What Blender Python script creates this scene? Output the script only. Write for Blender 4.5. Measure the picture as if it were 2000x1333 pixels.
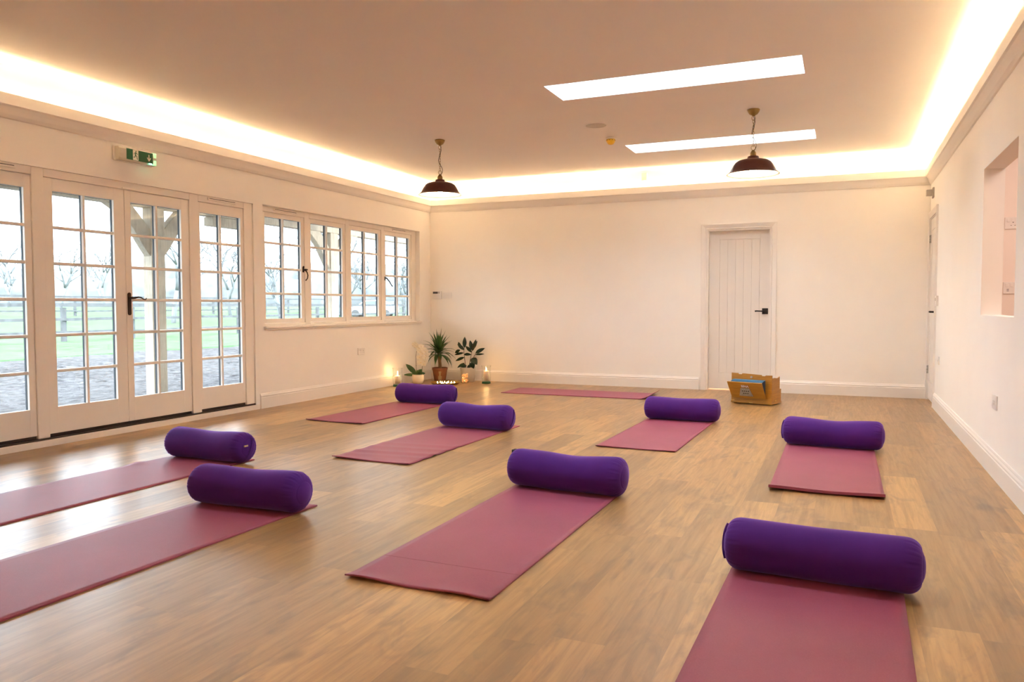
import bpy, bmesh, math, random
from math import sin, cos, pi, radians, sqrt, atan2
from mathutils import Vector, Matrix, noise

random.seed(7)
for o in list(bpy.data.objects):
    bpy.data.objects.remove(o)
SC = bpy.context.scene
COL = SC.collection

# ------------------------------------------------------------ camera, sky, exposure
CAM_H = 1.055
f_px, yaw, pitch, roll = 1509.906, -0.406290577, -0.0454194534, -0.00162721786
cy, sy, cp, sp = cos(yaw), sin(yaw), cos(pitch), sin(pitch)
fwd = Vector((sy * cp, cy * cp, sp))
rgt = Vector((cy, -sy, 0))
up = rgt.cross(fwd)
cr, sr = cos(roll), sin(roll)
rgt2 = cr * rgt + sr * up
up2 = -sr * rgt + cr * up
cam_d = bpy.data.cameras.new('camera')
cam = bpy.data.objects.new('camera', cam_d)
COL.objects.link(cam)
M = Matrix((rgt2, up2, -fwd)).transposed().to_4x4()
M.translation = (0, 0, CAM_H)
cam.matrix_world = M
cam_d.sensor_width = 36
cam_d.lens = 36 * f_px / 2000
cam_d.clip_start = 0.05
cam_d.clip_end = 500
SC.camera = cam

SC.view_settings.view_transform = 'Standard'
SC.view_settings.look = 'None'
SC.view_settings.exposure = 1.54
SC.view_settings.gamma = 1
SC.view_settings.use_curve_mapping = False
SC.cycles.use_denoising = True
SC.cycles.max_bounces = 12
SC.cycles.diffuse_bounces = 9
SC.cycles.glossy_bounces = 4
SC.cycles.transmission_bounces = 6
SC.cycles.transparent_max_bounces = 24
SC.cycles.sample_clamp_indirect = 20
SC.cycles.caustics_reflective = False
SC.cycles.caustics_refractive = False

SKY = 8.8           # zenith of an overcast sky; the horizon is a third of it
LED = 57.0           # cove tape
LED_COL = (1.0, 0.75, 0.44)
PEND = 6.0
w = bpy.data.worlds.new('overcast_sky')
SC.world = w
w.use_nodes = True
bg = w.node_tree.nodes['Background']
bg.inputs[0].default_value = (0.75, 0.875, 1.0, 1)
_t = w.node_tree
_tc = _t.nodes.new('ShaderNodeTexCoord')
_sp = _t.nodes.new('ShaderNodeSeparateXYZ')
_t.links.new(_tc.outputs['Generated'], _sp.inputs[0])
_mr = _t.nodes.new('ShaderNodeMapRange')      # CIE overcast sky: L = Lz (1 + 2 sin h) / 3
_mr.inputs['From Min'].default_value = 0.0
_mr.inputs['From Max'].default_value = 1.0
_mr.inputs['To Min'].default_value = SKY / 3
_mr.inputs['To Max'].default_value = SKY
_t.links.new(_sp.outputs[2], _mr.inputs['Value'])
_t.links.new(_mr.outputs[0], bg.inputs[1])

# room dimensions
WX, RX, BY, FY, CZ = -5.513, 0.862, 9.826, -1.6, 2.78

# ------------------------------------------------------------ node helpers
def nmat(name):
    m = bpy.data.materials.new(name)
    m.use_nodes = True
    nt = m.node_tree
    return m, nt, nt.nodes['Principled BSDF']

def N(nt, t, **kw):
    n = nt.nodes.new(t)
    for k, v in kw.items():
        setattr(n, k, v)
    return n

def math_n(nt, op, a, b=None, c=None):
    n = nt.nodes.new('ShaderNodeMath')
    n.operation = op
    for i, v in enumerate((a, b, c)):
        if v is None:
            continue
        if isinstance(v, (int, float)):
            n.inputs[i].default_value = v
        else:
            nt.links.new(v, n.inputs[i])
    return n.outputs[0]

def ramp(nt, fac, stops, interp='LINEAR'):
    r = nt.nodes.new('ShaderNodeValToRGB')
    r.color_ramp.interpolation = interp
    e = r.color_ramp.elements
    while len(e) < len(stops):
        e.new(0.5)
    for i, (p, c) in enumerate(stops):
        e[i].position = p
        e[i].color = (*c, 1) if len(c) == 3 else c
    nt.links.new(fac, r.inputs[0])
    return r.outputs[0]

def noise_n(nt, vec, scale, detail=3, rough=0.5, dist=0.0):
    n = nt.nodes.new('ShaderNodeTexNoise')
    n.inputs['Scale'].default_value = scale
    n.inputs['Detail'].default_value = detail
    n.inputs['Roughness'].default_value = rough
    n.inputs['Distortion'].default_value = dist
    if vec is not None:
        nt.links.new(vec, n.inputs['Vector'])
    return n.outputs['Fac']

def mix_c(nt, fac, a, b, mode='MIX'):
    n = nt.nodes.new('ShaderNodeMix')
    n.data_type = 'RGBA'
    n.blend_type = mode
    for inp, v in ((n.inputs[0], fac), (n.inputs[6], a), (n.inputs[7], b)):
        if isinstance(v, (int, float)):
            inp.default_value = v
        elif isinstance(v, tuple):
            inp.default_value = (*v, 1) if len(v) == 3 else v
        else:
            nt.links.new(v, inp)
    return n.outputs[2]

def coords(nt, scale=(1, 1, 1), kind='Object', loc=(0, 0, 0)):
    tc = nt.nodes.new('ShaderNodeTexCoord')
    mp = nt.nodes.new('ShaderNodeMapping')
    mp.inputs['Scale'].default_value = scale
    mp.inputs['Location'].default_value = loc
    nt.links.new(tc.outputs[kind], mp.inputs[0])
    return mp.outputs[0]

def bump(nt, p, h, strength=0.3, dist=0.01):
    b = nt.nodes.new('ShaderNodeBump')
    b.inputs['Strength'].default_value = strength
    b.inputs['Distance'].default_value = dist
    nt.links.new(h, b.inputs['Height'])
    nt.links.new(b.outputs[0], p.inputs['Normal'])

def simple(name, col, rough=0.5, metal=0.0, var=0.05, vscale=8, bmp=0.0, bscale=200, spec=0.5, sheen=0.0, coat=0.0):
    m, nt, p = nmat(name)
    v = coords(nt)
    nz = noise_n(nt, v, vscale, 3)
    a = tuple(max(0, c * (1 - var)) for c in col)
    b = tuple(min(1, c * (1 + var)) for c in col)
    c = ramp(nt, nz, [(0.3, a), (0.7, b)])
    nt.links.new(c, p.inputs['Base Color'])
    p.inputs['Roughness'].default_value = rough
    p.inputs['Metallic'].default_value = metal
    p.inputs['Specular IOR Level'].default_value = spec
    if sheen:
        p.inputs['Sheen Weight'].default_value = sheen
        p.inputs['Sheen Roughness'].default_value = 0.4
    if coat:
        p.inputs['Coat Weight'].default_value = coat
    if bmp:
        bump(nt, p, noise_n(nt, v, bscale, 2), bmp, 0.002)
    return m

def emis(name, col, strength):
    m, nt, p = nmat(name)
    p.inputs['Base Color'].default_value = (0.8, 0.8, 0.8, 1)
    p.inputs['Emission Color'].default_value = (*col, 1)
    p.inputs['Emission Strength'].default_value = strength
    return m

def glass_m(name, tint=(1, 1, 1), rough=0.0, ior=1.45):
    m = bpy.data.materials.new(name)
    m.use_nodes = True
    nt = m.node_tree
    nt.nodes.clear()
    out = N(nt, 'ShaderNodeOutputMaterial')
    tr = N(nt, 'ShaderNodeBsdfTransparent')
    tr.inputs[0].default_value = (*tint, 1)
    gl = N(nt, 'ShaderNodeBsdfGlossy')
    gl.inputs['Roughness'].default_value = rough
    # Schlick reflectance, the same from both sides of the sheet
    fr = N(nt, 'ShaderNodeLayerWeight')
    fr.inputs[0].default_value = 0.5
    f0 = ((ior - 1) / (ior + 1)) ** 2
    p5 = math_n(nt, 'POWER', fr.outputs['Facing'], 5.0)
    rf = math_n(nt, 'MULTIPLY_ADD', p5, 1 - f0, f0)
    mx = N(nt, 'ShaderNodeMixShader')
    nt.links.new(rf, mx.inputs[0])
    nt.links.new(tr.outputs[0], mx.inputs[1])
    nt.links.new(gl.outputs[0], mx.inputs[2])
    nt.links.new(mx.outputs[0], out.inputs[0])
    return m

# ------------------------------------------------------------ materials
MAT = {}
MAT['wall'] = simple('wall_paint', (0.88, 0.85, 0.82), 0.75, var=0.01, vscale=3, bmp=0.06, bscale=400, spec=0.3)
MAT['ceiling'] = simple('ceiling_paint', (0.87, 0.84, 0.815), 0.85, var=0.01, vscale=2, bmp=0.05, bscale=300, spec=0.2)
MAT['trim'] = simple('satin_trim_paint', (0.82, 0.785, 0.76), 0.38, var=0.01, vscale=4, bmp=0.03, bscale=120)
MAT['frame'] = simple('cream_frame_paint', (0.86, 0.81, 0.755), 0.35, var=0.015, vscale=5, bmp=0.03, bscale=150)
MAT['door'] = simple('door_paint', (0.80, 0.765, 0.74), 0.4, var=0.01, vscale=3, bmp=0.04, bscale=90)
MAT['spacer'] = simple('dark_spacer', (0.035, 0.045, 0.06), 0.6, var=0.1)
MAT['threshold'] = simple('bronze_threshold', (0.045, 0.03, 0.022), 0.4, metal=0.4, var=0.2)
MAT['iron'] = simple('black_iron', (0.02, 0.018, 0.018), 0.45, metal=0.5, var=0.2, bmp=0.2, bscale=150)
MAT['bronze'] = simple('dark_bronze', (0.05, 0.028, 0.018), 0.4, metal=0.7, var=0.2)
MAT['glass'] = glass_m('window_glass', (0.97, 0.985, 0.98))
MAT['clearglass'] = glass_m('clear_glass', (0.985, 0.99, 0.985), ior=1.33)
MAT['greenglass'] = glass_m('green_glass', (0.25, 0.55, 0.42), ior=1.5)
MAT['plastic'] = simple('white_plastic', (0.78, 0.75, 0.73), 0.3, var=0.01)
MAT['plastic_grey'] = simple('grey_plastic', (0.33, 0.30, 0.28), 0.4, var=0.02)
MAT['sounder'] = simple('warm_grey_plastic', (0.50, 0.45, 0.40), 0.5, var=0.02)
MAT['dark'] = simple('dark_slot', (0.05, 0.045, 0.04), 0.6, var=0.05)
MAT['steel'] = simple('brushed_steel', (0.45, 0.44, 0.42), 0.35, metal=0.9)
MAT['led'] = emis('led_tape', LED_COL, LED)
MAT['brass'] = simple('aged_brass', (0.30, 0.20, 0.07), 0.35, metal=0.9, var=0.2)
MAT['brass_bright'] = simple('brass_tray', (0.62, 0.42, 0.13), 0.28, metal=0.95, var=0.1)
MAT['shade_out'] = simple('oxblood_enamel', (0.10, 0.030, 0.022), 0.35, metal=0.3, var=0.15, vscale=20)
MAT['shade_in'] = simple('white_enamel', (0.88, 0.85, 0.80), 0.3, var=0.01)
MAT['bulb'] = emis('bulb_glow', (1.0, 0.72, 0.42), 60)
MAT['flame'] = emis('candle_flame', (1.0, 0.62, 0.22), 30)
MAT['wax'] = simple('ivory_wax', (0.85, 0.74, 0.60), 0.5, var=0.02)
MAT['wax'].node_tree.nodes['Principled BSDF'].inputs['Subsurface Weight'].default_value = 0.3
MAT['terracotta'] = simple('terracotta', (0.20, 0.070, 0.033), 0.8, var=0.15, vscale=15, bmp=0.2)
MAT['pot_grey'] = simple('pale_grey_ceramic', (0.40, 0.36, 0.335), 0.5, var=0.04)
MAT['pot_cream'] = simple('cream_ceramic', (0.66, 0.58, 0.48), 0.45, var=0.06, vscale=12)
MAT['soil'] = simple('potting_soil', (0.035, 0.022, 0.014), 0.95, var=0.4, vscale=60, bmp=0.6)
MAT['label_paper'] = simple('paper_label', (0.24, 0.16, 0.08), 0.7, var=0.08, vscale=60)
MAT['leaf_yucca'] = simple('yucca_leaf', (0.040, 0.105, 0.022), 0.42, var=0.35, vscale=6)
MAT['leaf_rubber'] = simple('rubber_leaf', (0.012, 0.030, 0.014), 0.22, var=0.35, vscale=9)
MAT['leaf_orchid'] = simple('orchid_leaf', (0.035, 0.085, 0.020), 0.32, var=0.25, vscale=9)
MAT['petal'] = simple('white_petal', (0.86, 0.80, 0.70), 0.5, var=0.04, vscale=20)
MAT['stem'] = simple('brown_stem', (0.10, 0.055, 0.025), 0.6, var=0.2)
MAT['stem_green'] = simple('green_stem', (0.07, 0.09, 0.03), 0.6, var=0.2)
MAT['trunk'] = simple('yucca_trunk', (0.20, 0.11, 0.055), 0.85, var=0.3, vscale=30, bmp=0.6, bscale=60)
MAT['cloth_blue'] = simple('blue_bellows_cloth', (0.06, 0.19, 0.33), 0.6, var=0.12, vscale=40)
MAT['cloth_dark'] = simple('dark_bellows_cloth', (0.03, 0.045, 0.08), 0.6, var=0.1)
MAT['lettering'] = simple('white_lettering', (0.85, 0.80, 0.78), 0.5, var=0.01)
MAT['lettering_red'] = simple('red_lettering_edge', (0.28, 0.06, 0.03), 0.5, var=0.01)
MAT['plate'] = simple('silver_grille_plate', (0.42, 0.40, 0.36), 0.4, metal=0.5, var=0.25, vscale=120)
MAT['sign_green'] = simple('sign_green', (0.012, 0.12, 0.045), 0.35, var=0.1)
MAT['sign_white'] = simple('sign_white', (0.80, 0.78, 0.68), 0.4, var=0.02)
MAT['sign_body'] = simple('sign_polycarbonate', (0.62, 0.58, 0.50), 0.25, var=0.02)
MAT['sign_end'] = emis('sign_green_glow', (0.10, 0.75, 0.28), 0.35)
MAT['sign_led'] = emis('sign_led', (0.25, 1.0, 0.6), 9)
MAT['yellow'] = simple('yellow_plastic', (0.75, 0.48, 0.02), 0.4, var=0.03)
MAT['lcd'] = simple('lcd_screen', (0.06, 0.05, 0.05), 0.2, var=0.3, vscale=200)
MAT['mesh_grille'] = simple('speaker_grille_paint', (0.62, 0.58, 0.53), 0.8, var=0.05, vscale=500, bmp=0.4, bscale=900)
MAT['tag_black'] = simple('black_tag', (0.02, 0.015, 0.03), 0.7)
MAT['tag_gold'] = simple('gold_label', (0.5, 0.4, 0.28), 0.6)
MAT['kitchen'] = simple('kitchen_paint', (0.84, 0.76, 0.71), 0.7, var=0.01)
MAT['car_white'] = simple('car_paint', (0.72, 0.74, 0.76), 0.3, var=0.02)
MAT['car_glass'] = simple('car_glass', (0.10, 0.12, 0.14), 0.1, var=0.05)
MAT['rubber'] = simple('tyre_rubber', (0.04, 0.04, 0.04), 0.8)
MAT['bark'] = simple('hazed_bark', (0.125, 0.130, 0.133), 0.9, var=0.25, vscale=3)  # bark lightened so the colour carries the mist over the field
MAT['fence'] = simple('weathered_fence_wood', (0.078, 0.078, 0.080), 0.9, var=0.3, vscale=6, bmp=0.3)


def oak_m():
    m, nt, p = nmat('green_oak')
    v = coords(nt, (14, 14, 1.2))
    nz = noise_n(nt, v, 3, 5, 0.6, 0.6)
    v2 = coords(nt, (1, 1, 1))
    st = noise_n(nt, v2, 2.5, 4, 0.6)
    c1 = ramp(nt, nz, [(0.3, (0.42, 0.35, 0.26)), (0.7, (0.58, 0.50, 0.39))])
    c = mix_c(nt, ramp(nt, st, [(0.45, (0, 0, 0)), (0.72, (0.7, 0.7, 0.7))]), c1, (0.22, 0.19, 0.16))
    nt.links.new(c, p.inputs['Base Color'])
    p.inputs['Roughness'].default_value = 0.8
    bump(nt, p, nz, 0.3, 0.004)
    return m
MAT['oak'] = oak_m()


def harm_m():
    m, nt, p = nmat('varnished_teak')
    v = coords(nt, (2.0, 2.0, 26))
    nz = noise_n(nt, v, 3, 4, 0.6, 0.8)
    c = ramp(nt, nz, [(0.25, (0.34, 0.150, 0.016)), (0.75, (0.50, 0.245, 0.032))])
    nt.links.new(c, p.inputs['Base Color'])
    p.inputs['Roughness'].default_value = 0.38
    return m
MAT['teak'] = harm_m()


def floor_m():
    m, nt, p = nmat('oak_vinyl_planks')
    tc = N(nt, 'ShaderNodeTexCoord')
    sep = N(nt, 'ShaderNodeSeparateXYZ')
    nt.links.new(tc.outputs['Object'], sep.inputs[0])
    X, Y = sep.outputs[0], sep.outputs[1]
    PW, PL = 0.18, 1.22
    u = math_n(nt, 'DIVIDE', math_n(nt, 'ADD', X, 0.485 + PW * 100), PW)
    iu = math_n(nt, 'FLOOR', u)
    fu = math_n(nt, 'FRACT', u)
    wn = N(nt, 'ShaderNodeTexWhiteNoise', noise_dimensions='1D')
    nt.links.new(iu, wn.inputs['W'])
    v = math_n(nt, 'ADD', math_n(nt, 'DIVIDE', math_n(nt, 'ADD', Y, 50), PL), math_n(nt, 'MULTIPLY', wn.outputs['Value'], 7.3))
    iv = math_n(nt, 'FLOOR', v)
    fv = math_n(nt, 'FRACT', v)
    comb = N(nt, 'ShaderNodeCombineXYZ')
    nt.links.new(iu, comb.inputs[0])
    nt.links.new(iv, comb.inputs[1])
    wn2 = N(nt, 'ShaderNodeTexWhiteNoise', noise_dimensions='2D')
    nt.links.new(comb.outputs[0], wn2.inputs['Vector'])
    pid = wn2.outputs['Value']
    # grain coordinates, shifted per plank
    cg = N(nt, 'ShaderNodeCombineXYZ')
    nt.links.new(math_n(nt, 'MULTIPLY', X, 1.0), cg.inputs[0])
    nt.links.new(math_n(nt, 'MULTIPLY', Y, 0.055), cg.inputs[1])
    nt.links.new(math_n(nt, 'MULTIPLY', pid, 37.0), cg.inputs[2])
    g1 = noise_n(nt, cg.outputs[0], 42, 5, 0.62, 0.5)
    cg2 = N(nt, 'ShaderNodeCombineXYZ')
    nt.links.new(X, cg2.inputs[0])
    nt.links.new(math_n(nt, 'MULTIPLY', Y, 0.30), cg2.inputs[1])
    nt.links.new(math_n(nt, 'MULTIPLY', pid, 91.0), cg2.inputs[2])
    g2 = noise_n(nt, cg2.outputs[0], 9, 4, 0.6, 1.2)
    cg3 = N(nt, 'ShaderNodeCombineXYZ')
    nt.links.new(X, cg3.inputs[0])
    nt.links.new(math_n(nt, 'MULTIPLY', Y, 0.45), cg3.inputs[1])
    nt.links.new(math_n(nt, 'MULTIPLY', pid, 53.0), cg3.inputs[2])
    g3 = noise_n(nt, cg3.outputs[0], 7, 2, 0.5, 0.3)
    base = ramp(nt, pid, [(0.0, (0.265, 0.150, 0.052)), (0.3, (0.34, 0.193, 0.066)), (0.65, (0.38, 0.215, 0.073)), (1.0, (0.530, 0.305, 0.105))])
    c = mix_c(nt, ramp(nt, g1, [(0.38, (0.0,) * 3), (0.66, (0.46,) * 3)]), base, (0.185, 0.105, 0.044))
    c = mix_c(nt, ramp(nt, g2, [(0.50, (0.0,) * 3), (0.70, (0.55,) * 3)]), c, (0.150, 0.095, 0.050))
    knot = ramp(nt, g3, [(0.66, (0,) * 3), (0.80, (0.75,) * 3)])
    c = mix_c(nt, knot, c, (0.10, 0.060, 0.032))
    # seams
    du = math_n(nt, 'MINIMUM', fu, math_n(nt, 'SUBTRACT', 1.0, fu))
    dv = math_n(nt, 'MULTIPLY', math_n(nt, 'MINIMUM', fv, math_n(nt, 'SUBTRACT', 1.0, fv)), PL / PW)
    dm = math_n(nt, 'MINIMUM', du, dv)
    seam = ramp(nt, math_n(nt, 'MULTIPLY', dm, 10), [(0.0, (0.30,) * 3), (0.10, (0.0,) * 3)])
    c = mix_c(nt, seam, c, (0.16, 0.10, 0.06))
    nt.links.new(c, p.inputs['Base Color'])
    rr = ramp(nt, g1, [(0.3, (0.315,) * 3), (0.7, (0.38,) * 3)])
    nt.links.new(rr, p.inputs['Roughness'])
    p.inputs['Specular IOR Level'].default_value = 1.0
    bump(nt, p, g1, 0.10, 0.002)
    return m
MAT['floor'] = floor_m()


def mat_m():
    m, nt, p = nmat('mulberry_foam_mat')
    v = coords(nt)
    nz = noise_n(nt, v, 2.2, 4, 0.6)
    fine = noise_n(nt, v, 260, 2)
    c = ramp(nt, nz, [(0.3, (0.262, 0.052, 0.096)), (0.7, (0.310, 0.066, 0.118))])
    c = mix_c(nt, ramp(nt, fine, [(0.4, (0,) * 3), (0.7, (0.35,) * 3)]), c, (0.36, 0.095, 0.15))
    nt.links.new(c, p.inputs['Base Color'])
    p.inputs['Roughness'].default_value = 0.5
    p.inputs['Specular IOR Level'].default_value = 0.42
    wv = N(nt, 'ShaderNodeTexWave')
    wv.inputs['Scale'].default_value = 90
    nt.links.new(v, wv.inputs['Vector'])
    wv2 = N(nt, 'ShaderNodeTexWave', bands_direction='Y')
    wv2.inputs['Scale'].default_value = 90
    nt.links.new(v, wv2.inputs['Vector'])
    bump(nt, p, math_n(nt, 'ADD', wv.outputs['Fac'], wv2.outputs['Fac']), 0.12, 0.001)
    return m
MAT['mat'] = mat_m()
MAT['mat_edge'] = simple('mat_crease', (0.25, 0.06, 0.08), 0.7)


def bolster_m():
    m, nt, p = nmat('purple_cotton')
    v = coords(nt)
    nz = noise_n(nt, v, 5, 3)
    fine = noise_n(nt, v, 500, 2)
    c = ramp(nt, nz, [(0.3, (0.062, 0.012, 0.160)), (0.7, (0.076, 0.016, 0.190))])
    nt.links.new(c, p.inputs['Base Color'])
    p.inputs['Roughness'].default_value = 0.85
    p.inputs['Specular IOR Level'].default_value = 0.2
    p.inputs['Sheen Weight'].default_value = 0.75
    p.inputs['Sheen Roughness'].default_value = 0.35
    p.inputs['Sheen Tint'].default_value = (0.45, 0.25, 0.85, 1)
    bump(nt, p, fine, 0.15, 0.001)
    return m
MAT['bolster'] = bolster_m()


def ground_m(name, cols, scale, bscale):
    m, nt, p = nmat(name)
    v = coords(nt)
    nz = noise_n(nt, v, scale, 6, 0.7, 0.6)
    big = noise_n(nt, v, 0.25, 3)
    c = ramp(nt, nz, [(0.32, cols[0]), (0.5, cols[1]), (0.68, cols[2])])
    c = mix_c(nt, ramp(nt, big, [(0.4, (0,) * 3), (0.65, (0.35,) * 3)]), c, cols[2])
    nt.links.new(c, p.inputs['Base Color'])
    p.inputs['Roughness'].default_value = 1.0
    p.inputs['Specular IOR Level'].default_value = 0.0
    bump(nt, p, noise_n(nt, v, bscale, 5, 0.7), 0.9, 0.08)
    return m
MAT['mud'] = ground_m('ploughed_soil', ((0.010, 0.0095, 0.0095), (0.060, 0.056, 0.0555), (0.100, 0.094, 0.093)), 7, 9)
MAT['grass'] = ground_m('rough_grass', ((0.040, 0.085, 0.032), (0.066, 0.104, 0.052), (0.088, 0.116, 0.074)), 1.6, 9)
MAT['wood_haze'] = simple('distant_woodland', (0.088, 0.092, 0.094), 0.95, var=0.35, vscale=0.5)  # haze in front of the far trees is put into this colour

# ------------------------------------------------------------ mesh helpers
class MB:
    def __init__(self):
        self.bm = bmesh.new()
        self.mi = 0

    def _face(self, vs, smooth=False):
        try:
            fc = self.bm.faces.new(vs)
            fc.material_index = self.mi
            fc.smooth = smooth
            return fc
        except ValueError:
            return None

    def box(self, x0, x1, y0, y1, z0, z1, m=None):
        if x0 > x1: x0, x1 = x1, x0
        if y0 > y1: y0, y1 = y1, y0
        if z0 > z1: z0, z1 = z1, z0
        P = [(x0, y0, z0), (x1, y0, z0), (x1, y1, z0), (x0, y1, z0), (x0, y0, z1), (x1, y0, z1), (x1, y1, z1), (x0, y1, z1)]
        vs = [self.bm.verts.new(m @ Vector(q) if m else q) for q in P]
        for idx in ((0, 3, 2, 1), (4, 5, 6, 7), (0, 1, 5, 4), (1, 2, 6, 5), (2, 3, 7, 6), (3, 0, 4, 7)):
            self._face([vs[i] for i in idx])
        return self

    def hexa(self, P):
        vs = [self.bm.verts.new(q) for q in P]
        for idx in ((0, 3, 2, 1), (4, 5, 6, 7), (0, 1, 5, 4), (1, 2, 6, 5), (2, 3, 7, 6), (3, 0, 4, 7)):
            self._face([vs[i] for i in idx])
        return self

    def prism(self, pts, depth_vec, smooth=False):
        """closed outline pts (3D) extruded by depth_vec"""
        d = Vector(depth_vec)
        a = [self.bm.verts.new(q) for q in pts]
        b = [self.bm.verts.new(Vector(q) + d) for q in pts]
        n = len(pts)
        self._face(a[::-1]); self._face(b)
        for i in range(n):
            self._face([a[i], a[(i + 1) % n], b[(i + 1) % n], b[i]], smooth)
        return self

    def lathe(self, prof, c=(0, 0, 0), n=32, m=None, smooth=True, cap=True):
        """prof list of (r,z)"""
        rings = []
        for r, z in prof:
            if r < 1e-5:
                q = Vector((c[0], c[1], c[2] + z))
                rings.append([self.bm.verts.new(m @ q if m else q)])
            else:
                ring = []
                for i in range(n):
                    a = 2 * pi * i / n
                    q = Vector((c[0] + r * cos(a), c[1] + r * sin(a), c[2] + z))
                    ring.append(self.bm.verts.new(m @ q if m else q))
                rings.append(ring)
        for A, B in zip(rings[:-1], rings[1:]):
            if len(A) == 1 and len(B) == 1:
                continue
            for i in range(n):
                j = (i + 1) % n
                if len(A) == 1:
                    self._face([A[0], B[j], B[i]], smooth)
                elif len(B) == 1:
                    self._face([A[i], A[j], B[0]], smooth)
                else:
                    self._face([A[i], A[j], B[j], B[i]], smooth)
        if cap:
            if len(rings[0]) > 1: self._face(rings[0][::-1])
            if len(rings[-1]) > 1: self._face(rings[-1])
        return self

    def tube(self, pts, r, n=8, smooth=True, flat=1.0):
        pts = [Vector(q) for q in pts]
        rs = r if isinstance(r, (list, tuple)) else [r] * len(pts)
        rings = []
        prev = None
        for i, q in enumerate(pts):
            t = (pts[min(i + 1, len(pts) - 1)] - pts[max(i - 1, 0)])
            if t.length < 1e-9: t = Vector((0, 0, 1))
            t.normalize()
            if prev is None:
                a = Vector((0, 0, 1)) if abs(t.z) < 0.9 else Vector((1, 0, 0))
                u = t.cross(a).normalized()
            else:
                u = (prev - t * prev.dot(t))
                if u.length < 1e-6: u = t.orthogonal()
                u.normalize()
            prev = u
            v = t.cross(u)
            rings.append([self.bm.verts.new(q + rs[i] * (cos(2 * pi * k / n) * u + flat * sin(2 * pi * k / n) * v)) for k in range(n)])
        for A, B in zip(rings[:-1], rings[1:]):
            for k in range(n):
                self._face([A[k], A[(k + 1) % n], B[(k + 1) % n], B[k]], smooth)
        self._face(rings[0][::-1]); self._face(rings[-1])
        return self

    def build(self, name, mat, parent=None, bevel=0.0, seg=2, loc=None):
        bmesh.ops.recalc_face_normals(self.bm, faces=self.bm.faces[:])
        me = bpy.data.meshes.new(name)
        if loc is not None:
            bmesh.ops.translate(self.bm, verts=self.bm.verts[:], vec=-Vector(loc))
        self.bm.to_mesh(me)
        self.bm.free()
        for mm in (mat if isinstance(mat, (list, tuple)) else [mat]):
            me.materials.append(MAT[mm] if isinstance(mm, str) else mm)
        o = bpy.data.objects.new(name, me)
        COL.objects.link(o)
        if loc is not None:
            o.location = loc
        if parent is not None:
            o.parent = parent
        if bevel:
            b = o.modifiers.new('bevel', 'BEVEL')
            b.width = bevel
            b.segments = seg
            b.limit_method = 'ANGLE'
            b.angle_limit = radians(40)
        return o


def tag(o, label=None, cat=None, group=None, kind=None):
    if label: o['label'] = label
    if cat: o['category'] = cat
    if group: o['group'] = group
    if kind: o['kind'] = kind
    return o

def empty(name, loc=(0, 0, 0), rz=0.0):
    o = bpy.data.objects.new(name, None)
    o.empty_display_size = 0.1
    COL.objects.link(o)
    o.location = loc
    o.rotation_euler = (0, 0, rz)
    return o

def struct(o):
    o['kind'] = 'structure'
    return o

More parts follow.
